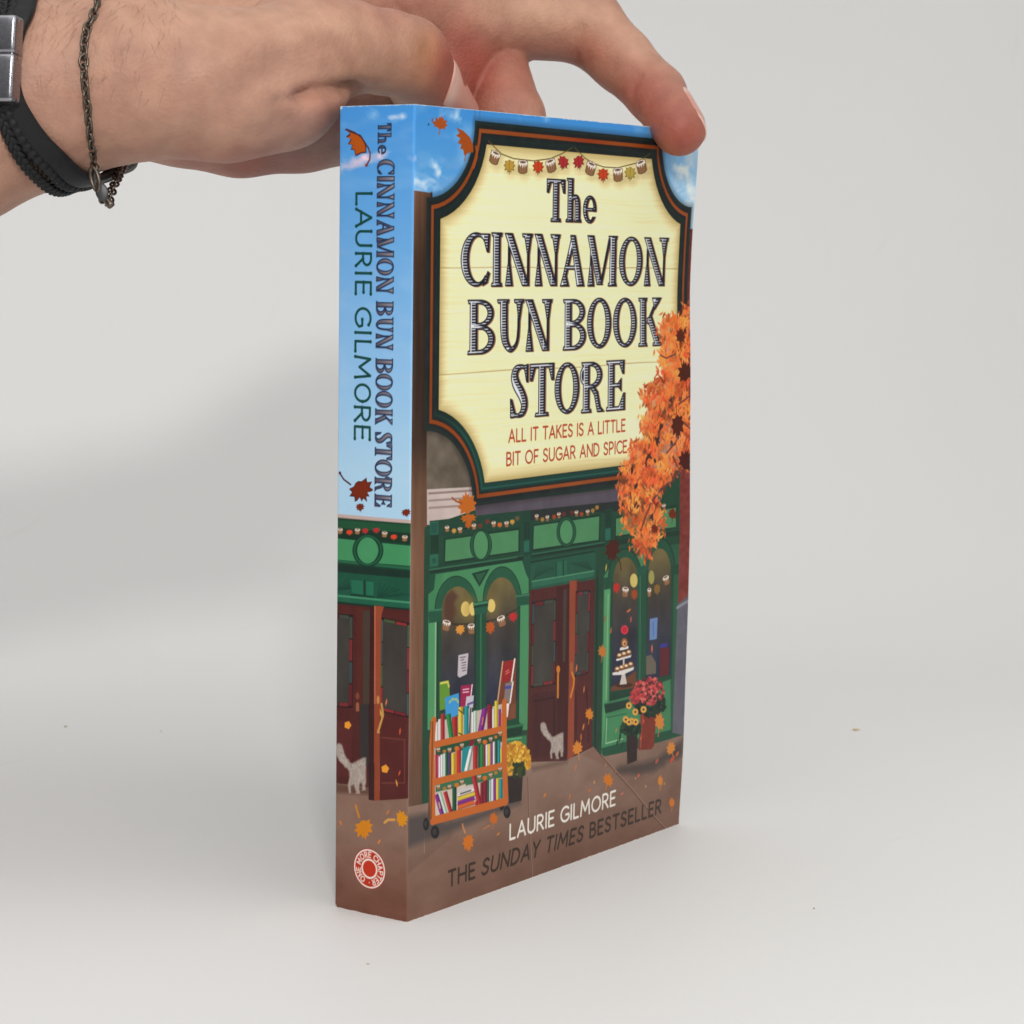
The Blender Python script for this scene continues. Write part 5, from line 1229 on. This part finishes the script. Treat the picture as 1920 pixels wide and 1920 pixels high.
def sheet_part(name, pos, S, inward, flip, folds=()):
    """printed face (dense, carries the picture) + inner face and cut edges in white paper, as one mesh"""
    U, V = np.meshgrid(S.u, S.v)
    A = pos(U, V).reshape(-1, 3); F = grid_faces(S.nv, S.nu)
    cu, cv_ = np.linspace(0, S.w, 41), np.linspace(0, S.h, 61)
    CU, CV = np.meshgrid(cu, cv_)
    Bk = (pos(CU, CV) + inward).reshape(-1, 3); FB = grid_faces(61, 41)[:, ::-1]
    per = [(x, 0.0) for x in cu] + [(S.w, y) for y in cv_[1:]] + [(x, S.h) for x in cu[::-1][1:]] + [(0.0, y) for y in cv_[::-1][1:-1]]
    per = np.array(per)
    E0 = pos(per[:, 0], per[:, 1]); E1 = E0 + inward
    n = len(per); i = np.arange(n); j = (i + 1) % n
    mid_ = (per[i, 0] + per[j, 0]) / 2
    cut = np.ones(n, bool)                                   # the folded sides carry on into the next part: no cut edge there
    for q in folds: cut &= np.abs(mid_ - q) > 1e-6
    i, j = i[cut], j[cut]
    FE = np.stack([i, i + n, j + n, j], 1)
    verts = np.concatenate([A, Bk, E0, E1]); nA, nB = len(A), len(Bk)
    faces = np.concatenate([F, FB + nA, FE + nA + nB])
    if flip: faces = faces[:, ::-1]
    o = mesh_from(name, verts * MM, faces, m_print, book, smooth=True)
    o.data.materials.append(m_paper)
    mi = np.zeros(len(faces), np.int32); mi[len(F):] = 1
    o.data.polygons.foreach_set('material_index', mi)
    sm = np.ones(len(faces), bool); sm[len(F) + len(FB):] = False
    o.data.polygons.foreach_set('use_smooth', sm)
    col = np.ones((len(verts), 4)); col[:, :3] = 0.75
    col[:nA] = ink(S)
    vcol(o, 'print', col)
    return o
sheet_part('front_cover', front_pos, FS, np.array([0, 0.34, 0.0]), True, (0.0,))
sheet_part('spine', spine_pos, SS, np.array([0.34, 0, 0.0]), True, (0.0, BT))
BS = Sheet(BW, BH, 66, 100, to_front)
U, V = np.meshgrid(BS.u, BS.v)
k = np.clip((V - 96) / 4, 0, 1)[..., None]; k2 = np.clip((V - 150) / 20, 0, 1)[..., None]
BS.c[:] = (np.array([70, 140, 208.0]) + np.array([70, 50, 18.0]) * np.clip(V / 96, 0, 1)[..., None]) * (1 - k) + np.array([44, 92, 64.0]) * k
BS.c[:] = BS.c * (1 - k2) + np.array([118, 88, 74.0]) * k2
sheet_part('back_cover', back_pos, BS, np.array([0, -0.34, 0.0]), False, (0.0,))

def box_mesh(lo, hi):
    v = np.array([[x, y, z] for x in (lo[0], hi[0]) for y in (lo[1], hi[1]) for z in (lo[2], hi[2])], float)
    return v, np.array([(0, 1, 3, 2), (4, 6, 7, 5), (0, 4, 5, 1), (2, 3, 7, 6), (0, 2, 6, 4), (1, 5, 7, 3)])
v, f = box_mesh((0.5, 0.75, 0.15), (BW - 1.0, BT - 0.45, BH - 0.35))
mesh_from('page_block', v * MM, f, m_pages, book, smooth=False)
# ---------------------------------------------------------------- bracelets
def push_out(p, gap):
    p = np.array(p, float)
    for _ in range(6):
        s = hand_sdf(p); m_ = s < gap
        if not m_.any(): break
        p[m_] += sdf_grad(hand_sdf, p[m_]) * (gap - s[m_])[:, None]
    return p
def settle(p, gap):
    """lay loose points of a band down on the skin"""
    p = np.array(p, float)
    for _ in range(8):
        s = hand_sdf(p); p -= sdf_grad(hand_sdf, p, 0.6) * np.clip(s - gap, -6, 6)[:, None] * .9
    return p
def resample(p, n=None, step=None):
    """closed Catmull-Rom loop -> evenly spaced points"""
    p = np.asarray(p, float); out = []
    N = len(p)
    for i in range(N):
        a, b_, c, d = p[i - 1], p[i], p[(i + 1) % N], p[(i + 2) % N]
        t = np.linspace(0, 1, 24, endpoint=False)[:, None]
        out.append(.5 * (2 * b_ + (c - a) * t + (2 * a - 5 * b_ + 4 * c - d) * t ** 2 + (3 * b_ - a - 3 * c + d) * t ** 3))
    q = np.concatenate(out); q = np.concatenate([q, q[:1]])
    L = np.concatenate([[0], np.cumsum(np.linalg.norm(np.diff(q, axis=0), axis=1))])
    if n is None: n = int(round(L[-1] / step))
    s = np.linspace(0, L[-1], n, endpoint=False)
    return np.stack([np.interp(s, L, q[:, k]) for k in range(3)], 1)
def frames(p):
    t = np.roll(p, -1, 0) - np.roll(p, 1, 0); t /= np.linalg.norm(t, axis=1, keepdims=True)
    n = sdf_grad(hand_sdf, p, 0.8); n -= t * (n * t).sum(1, keepdims=True); n /= np.linalg.norm(n, axis=1, keepdims=True)
    for _ in range(4): n = n + np.roll(n, 1, 0) + np.roll(n, -1, 0); n /= np.linalg.norm(n, axis=1, keepdims=True)
    n -= t * (n * t).sum(1, keepdims=True); n /= np.linalg.norm(n, axis=1, keepdims=True)
    return t, n, np.cross(t, n)
def sweep(p, prof_fn, k, closed=True):
    """prof_fn(i) -> (k,2) offsets along normal / side"""
    t, n, s = frames(p); V = []
    for i in range(len(p)):
        o = prof_fn(i)
        V.append(p[i] + o[:, :1] * n[i] + o[:, 1:] * s[i])
    V = np.concatenate(V); N = len(p); F = []
    i = np.arange(N if closed else N - 1)[:, None]; a = np.arange(k)[None]
    i2 = (i + 1) % N; a2 = (a + 1) % k
    F = np.stack([i * k + a, i * k + a2, i2 * k + a2, i2 * k + a], -1).reshape(-1, 4)
    return V, F
def skin_pts(pts, off): return [on_skin(x, y, 480.0, off)[0] for x, y in pts]

# -- curb chain with a loose end hanging under the wrist
m_chain, nt, b = mat('gunmetal', (0.15, 0.125, 0.10), 0.28, 0.95)
tc = node(nt, 'ShaderNodeTexCoord'); nz = node(nt, 'ShaderNodeTexNoise', Scale=900.0, Detail=2.0); nt.links.new(tc.outputs['Object'], nz.inputs['Vector'])
mr = node(nt, 'ShaderNodeMapRange'); mr.inputs['To Min'].default_value = 0.22; mr.inputs['To Max'].default_value = 0.5
nt.links.new(nz.outputs['Fac'], mr.inputs['Value']); nt.links.new(mr.outputs['Result'], b.inputs['Roughness'])
front_c = skin_pts([(186, 2), (177, 30), (163, 62), (158, 100), (159, 150), (164, 200), (168, 250), (174, 292)], 0.75)
hang = [P3(180, 322, 562), P3(186, 350, 566), P3(194, 376, 570), P3(204, 376, 574), P3(212, 352, 580), P3(222, 330, 588)]
far = settle([P3(236, 316, 604), P3(250, 280, 626), P3(250, 180, 640), P3(236, 60, 640), P3(218, -20, 622), P3(204, -44, 600), P3(196, -30, 578)], 0.8)
loop = np.array(front_c + hang + list(far))
cp = resample(loop, step=2.1)
if len(cp) % 2: cp = resample(loop, n=len(cp) + 1)
t_, n_, s_ = frames(cp)
chain_root = bpy.data.objects.new('chain_bracelet', None); COL.objects.link(chain_root)
base_pt = cp[np.argmin(cp[:, 2])]
chain_root.location = Vector(base_pt * MM)
tag(chain_root, 'thin dark gunmetal link chain loosely round the wrist with a small hanging tag', 'bracelet')
def torus(a, b_, wire, nu=20, nv=8):
    u = np.linspace(0, 2 * np.pi, nu, endpoint=False); w = np.linspace(0, 2 * np.pi, nv, endpoint=False)
    c = np.stack([a * np.cos(u), b_ * np.sin(u), 0 * u], 1); tg = np.stack([-a * np.sin(u), b_ * np.cos(u), 0 * u], 1); tg /= np.linalg.norm(tg, axis=1, keepdims=True)
    o = np.stack([tg[:, 1], -tg[:, 0], 0 * u], 1)
    V = c[:, None] + wire * (np.cos(w)[None, :, None] * o[:, None] + np.sin(w)[None, :, None] * np.array([0, 0, 1.0]))
    i = np.arange(nu)[:, None]; j = np.arange(nv)[None]
    F = np.stack([i * nv + j, ((i + 1) % nu) * nv + j, ((i + 1) % nu) * nv + (j + 1) % nv, i * nv + (j + 1) % nv], -1).reshape(-1, 4)
    return V.reshape(-1, 3), F
lv, lf = torus(1.48, 0.98, 0.33)
link0 = None
rg = np.random.default_rng(3)
for i in range(len(cp)):
    roll = math.radians((42 if i % 2 else -42) + rg.normal(0, 9))
    x = t_[i]; y = n_[i] * math.cos(roll) + s_[i] * math.sin(roll); z = np.cross(x, y)
    if link0 is None:
        o = link0 = mesh_from('chain_link', lv * MM, lf, m_chain, chain_root)
    else:
        o = link0.copy(); COL.objects.link(o); o.parent = chain_root
    M_ = Matrix((x, y, z)).transposed().to_4x4(); M_.translation = Vector((cp[i] - base_pt) * MM)
    o.matrix_basis = M_
def lathe(prof, k=20):
    a = np.linspace(0, 2 * np.pi, k, endpoint=False); pr = np.array(prof, float)
    V = np.stack([pr[:, None, 0] * np.cos(a), pr[:, None, 0] * np.sin(a), np.repeat(pr[:, 1:], k, 1)], -1).reshape(-1, 3)
    n = len(pr); i = np.arange(n - 1)[:, None]; j = np.arange(k)[None]
    return V, np.stack([i * k + j, i * k + (j + 1) % k, (i + 1) * k + (j + 1) % k, (i + 1) * k + j], -1).reshape(-1, 4)
def local(v, centre, x, y, z): return centre - base_pt + v[:, :1] * x + v[:, 1:2] * y + v[:, 2:] * z
ex, ey, ez = frame((1, 0, 0)), frame((0, 1, 0)), frame((0, 0, 1))
m_tag, nt, b = mat('grey_steel_tag', (0.09, 0.09, 0.092), 0.5, 0.9)
v, f = lathe([(0.001, .45), (.7, .42), (1.0, .25), (1.05, 0), (1.0, -.25), (.7, -.42), (.001, -.45)], 28)
c = P3(191, 360, 560); q = math.radians(14)
mesh_from('tag', local(v * np.array([1.45, 2.1, 1]), c, ex * math.cos(q) + ey * math.sin(q), ey * math.cos(q) - ex * math.sin(q), ez * .95 + ex * .2) * MM, f, m_tag, chain_root)
v, f = torus(2.9, 1.35, .46, 30, 10)                       # long clasp loop
c = P3(178, 336, 560)
mesh_from('clasp_loop', local(v, c, -ey * .97 + ex * .22, ex * .75 + ez * .6, np.cross(-ey * .97 + ex * .22, ex * .75 + ez * .6)) * MM, f, m_chain, chain_root)
v, f = lathe([(.001, 0), (.5, .1), (.72, .8), (.9, 1.7), (1.05, 2.4), (.8, 2.9), (.001, 3.0)], 14)
c = P3(196, 370, 566)
d_ = (ex * .62 - ey * .78); mesh_from('end_cap', local(v, c, np.cross(d_, ez), ez, d_) * MM, f, m_chain, chain_root)

# -- leather bracelet: flat strap + braided cord + ribbed cord, closed by a steel block
m_leather, nt, b = mat('black_leather', (0.009, 0.009, 0.010), 0.5, **{'Specular IOR Level': 0.3})
tc = node(nt, 'ShaderNodeTexCoord'); nz = node(nt, 'ShaderNodeTexNoise', Scale=1200.0, Detail=3.0); nt.links.new(tc.outputs['Object'], nz.inputs['Vector']); bump(nt, b, nz.outputs['Fac'], 0.0002, 0.4)
m_cord, nt, b = mat('braided_leather', (0.009, 0.0095, 0.010), 0.55, **{'Specular IOR Level': 0.3})
tc = node(nt, 'ShaderNodeTexCoord'); nz = node(nt, 'ShaderNodeTexNoise', Scale=1500.0, Detail=3.0); nt.links.new(tc.outputs['Object'], nz.inputs['Vector']); bump(nt, b, nz.outputs['Fac'], 0.0002, 0.5)
leather = bpy.data.objects.new('leather_bracelet', None); COL.objects.link(leather)
tag(leather, 'black leather bracelet of a flat strap and braided cords with a brushed steel clasp', 'bracelet')
def loop_of(front, low, back, top, off, n):
    a = skin_pts(front, off)
    p = np.concatenate([np.array(a), push_out([P3(*q) for q in low], off), settle([P3(*q) for q in back], off + .4), settle([P3(*q) for q in top], off)])
    q = resample(p, n=n)
    return push_out(q, off * .9)
LA = loop_of([(46, 28), (30, 62), (16, 120), (22, 180), (42, 222), (70, 260), (104, 292)], [(140, 322, 572), (172, 330, 580), (206, 326, 596)], [(240, 296, 622), (238, 230, 640), (196, 120, 652), (140, 10, 650), (100, -60, 630)], [(76, -60, 600), (62, -20, 574)], 1.3, 260)
def strap_prof(i):
    a = np.linspace(0, 2 * np.pi, 16, endpoint=False)
    return np.stack([1.15 * np.sign(np.sin(a)) * np.abs(np.sin(a)) ** .6, 2.55 * np.sign(np.cos(a)) * np.abs(np.cos(a)) ** .5], 1)
v, f = sweep(LA, strap_prof, 16)
mesh_from('strap', v * MM, f, m_leather, leather)
LB = loop_of([(6, 30), (-8, 70), (-14, 130), (-8, 190), (8, 238), (30, 283), (58, 317)], [(92, 344, 572), (124, 349, 580), (158, 344, 594)], [(200, 316, 618), (204, 236, 640), (160, 120, 654), (104, 10, 650), (64, -64, 630)], [(36, -66, 600), (20, -24, 574)], 1.7, 420)
def braid(loop, amp_b, amp_n, rad, turns, strands):
    t, n, s = frames(loop); N = len(loop); VV = []; FFs = []; base = 0
    for kx in range(strands):
        ph = np.arange(N) / N * turns * 2 * np.pi + 2 * np.pi * kx / strands
        c = loop + s * (amp_b * np.sin(ph))[:, None] + n * (amp_n * np.sin(2 * ph))[:, None]
        tt = np.roll(c, -1, 0) - np.roll(c, 1, 0); tt /= np.linalg.norm(tt, axis=1, keepdims=True)
        nn = n - tt * (n * tt).sum(1, keepdims=True); nn /= np.linalg.norm(nn, axis=1, keepdims=True); ss = np.cross(tt, nn)
        a = np.linspace(0, 2 * np.pi, 8, endpoint=False)
        V = c[:, None] + rad * (np.cos(a)[None, :, None] * nn[:, None] * .8 + np.sin(a)[None, :, None] * ss[:, None] * 1.15)
        i = np.arange(N)[:, None]; j = np.arange(8)[None]
        F = np.stack([i * 8 + j, i * 8 + (j + 1) % 8, ((i + 1) % N) * 8 + (j + 1) % 8, ((i + 1) % N) * 8 + j], -1).reshape(-1, 4)
        VV.append(V.reshape(-1, 3)); FFs.append(F + base); base += N * 8
    return np.concatenate(VV), np.concatenate(FFs)
v, f = braid(LB, 0.85, 0.4, 0.66, 44, 3)
mesh_from('braided_cord', v * MM, f, m_cord, leather)
LC = loop_of([(26, 30), (12, 66), (2, 125), (6, 186), (24, 232), (50, 273), (82, 306)], [(116, 336, 572), (150, 341, 580), (184, 338, 595)], [(222, 306, 620), (222, 232, 640), (178, 120, 653), (122, 10, 650), (82, -62, 630)], [(56, -64, 600), (40, -22, 574)], 1.5, 720)
def rib_prof(i):
    a = np.linspace(0, 2 * np.pi, 10, endpoint=False); r = 1.25 + 0.22 * math.sin(i * 2 * math.pi / 6)
    return np.stack([r * .95 * np.sin(a), r * 1.1 * np.cos(a)], 1)
v, f = sweep(LC, rib_prof, 10)
mesh_from('ribbed_cord', v * MM, f, m_cord, leather)

m_steel, nt, b = mat('brushed_steel', (0.36, 0.36, 0.39), 0.26, 1.0)
tc = node(nt, 'ShaderNodeTexCoord'); mp = node(nt, 'ShaderNodeMapping'); mp.inputs['Scale'].default_value = (900, 900, 30)
nz = node(nt, 'ShaderNodeTexNoise', Scale=1.0, Detail=2.0); nt.links.new(tc.outputs['Object'], mp.inputs['Vector']); nt.links.new(mp.outputs['Vector'], nz.inputs['Vector'])
mr = node(nt, 'ShaderNodeMapRange'); mr.inputs['To Min'].default_value = 0.2; mr.inputs['To Max'].default_value = 0.34
nt.links.new(nz.outputs['Fac'], mr.inputs['Value']); nt.links.new(mr.outputs['Result'], b.inputs['Roughness']); bump(nt, b, nz.outputs['Fac'], 0.00002, 0.05)
import bmesh
def bevel_box(name, hx, hy, hz, bev, M_, material, parent):
    bm = bmesh.new(); bmesh.ops.create_cube(bm, size=2.0)
    for q in bm.verts: q.co = Vector((q.co.x * hx, q.co.y * hy, q.co.z * hz)) * MM
    bmesh.ops.bevel(bm, geom=list(bm.edges), offset=bev * MM, segments=3, affect='EDGES', profile=0.6)
    bmesh.ops.subdivide_edges(bm, edges=[e for e in bm.edges if e.calc_length() > 2.5 * MM], cuts=7, use_grid_fill=True)
    for q in bm.verts:                                           # faintly crowned face
        if q.co.z > 0: q.co.z -= 0.28 * MM * ((q.co.x / (hx * MM)) ** 2 + 0.8 * (q.co.y / (hy * MM)) ** 2)
    for q in bm.faces: q.smooth = True
    me = bpy.data.meshes.new(name); bm.to_mesh(me); bm.free()
    me.materials.append(material)
    o = bpy.data.objects.new(name, me); COL.objects.link(o); o.parent = parent; o.matrix_basis = M_
    return o
yy = frame((-0.045, -1.0, 0.02)); yy /= np.linalg.norm(yy)
zz = frame((-0.30, 0.0, 0.95)); zz -= yy * (zz @ yy); zz /= np.linalg.norm(zz); xx = np.cross(yy, zz)
ctr = P3(-8, 112, 549.5)
def place(c): M_ = Matrix((xx, yy, zz)).transposed().to_4x4(); M_.translation = Vector(c * MM); return M_
clasp = bevel_box('clasp', 5.0, 9.6, 1.9, .3, place(ctr - zz * .25), m_steel, leather)
mi = place(ctr - zz * .25).inverted()
for c0, hy in ((-5.55, 4.35), (4.45, 5.5)):
    bevel_box('clasp_half', 5.6, hy, 2.35, .8, mi @ place(ctr + yy * c0), m_steel, clasp)
# ---------------------------------------------------------------- crumbs lying on the white sheet
def on_table(x, y):
    r = P3(x, y, 1.0) - HO
    return HO - r * (HO[2] / r[2])
def crumb(x, y, sx, sy, sz, rgb, seed, label):
    bm = bmesh.new(); bmesh.ops.create_icosphere(bm, subdivisions=2, radius=1.0)
    r = np.random.default_rng(seed)
    for q in bm.verts:
        k = 1 + r.normal(0, .16); q.co = Vector((q.co.x * sx * k, q.co.y * sy * k, max(q.co.z * sz * k, -sz * .6) + sz * .6)) * MM
    me = bpy.data.meshes.new('crumb'); bm.to_mesh(me); bm.free()
    m, nt, b = mat('crumb', tuple(lin(rgb)), .8)
    tc = node(nt, 'ShaderNodeTexCoord'); nz = node(nt, 'ShaderNodeTexNoise', Scale=2000.0); nt.links.new(tc.outputs['Object'], nz.inputs['Vector']); bump(nt, b, nz.outputs['Fac'], .0002, .6)
    me.materials.append(m)
    o = bpy.data.objects.new('crumb', me); COL.objects.link(o)
    o.location = Vector(on_table(x, y) * MM); o.rotation_euler.z = -math.radians(52) + r.normal(0, .4)
    tag(o, label, 'crumb', 'crumbs on the white table')
crumb(1605, 1369, 1.35, 1.5, .35, (214, 194, 160), 1, 'flat tan flake lying on the white sheet right of the book')
crumb(123, 1363, .45, .55, .3, (178, 162, 138), 2, 'small grey-brown crumb on the white sheet at far left')
crumb(690, 1808, .30, .34, .2, (196, 180, 156), 3, 'tiny brown crumb in front of the spine of the book')
crumb(302, 1372, .24, .3, .2, (184, 176, 164), 4, 'tiny grey speck between the grey-brown crumb and the spine')
crumb(1526, 1704, .26, .4, .18, (170, 164, 156), 5, 'tiny grey speck on the sheet at lower right of the book')
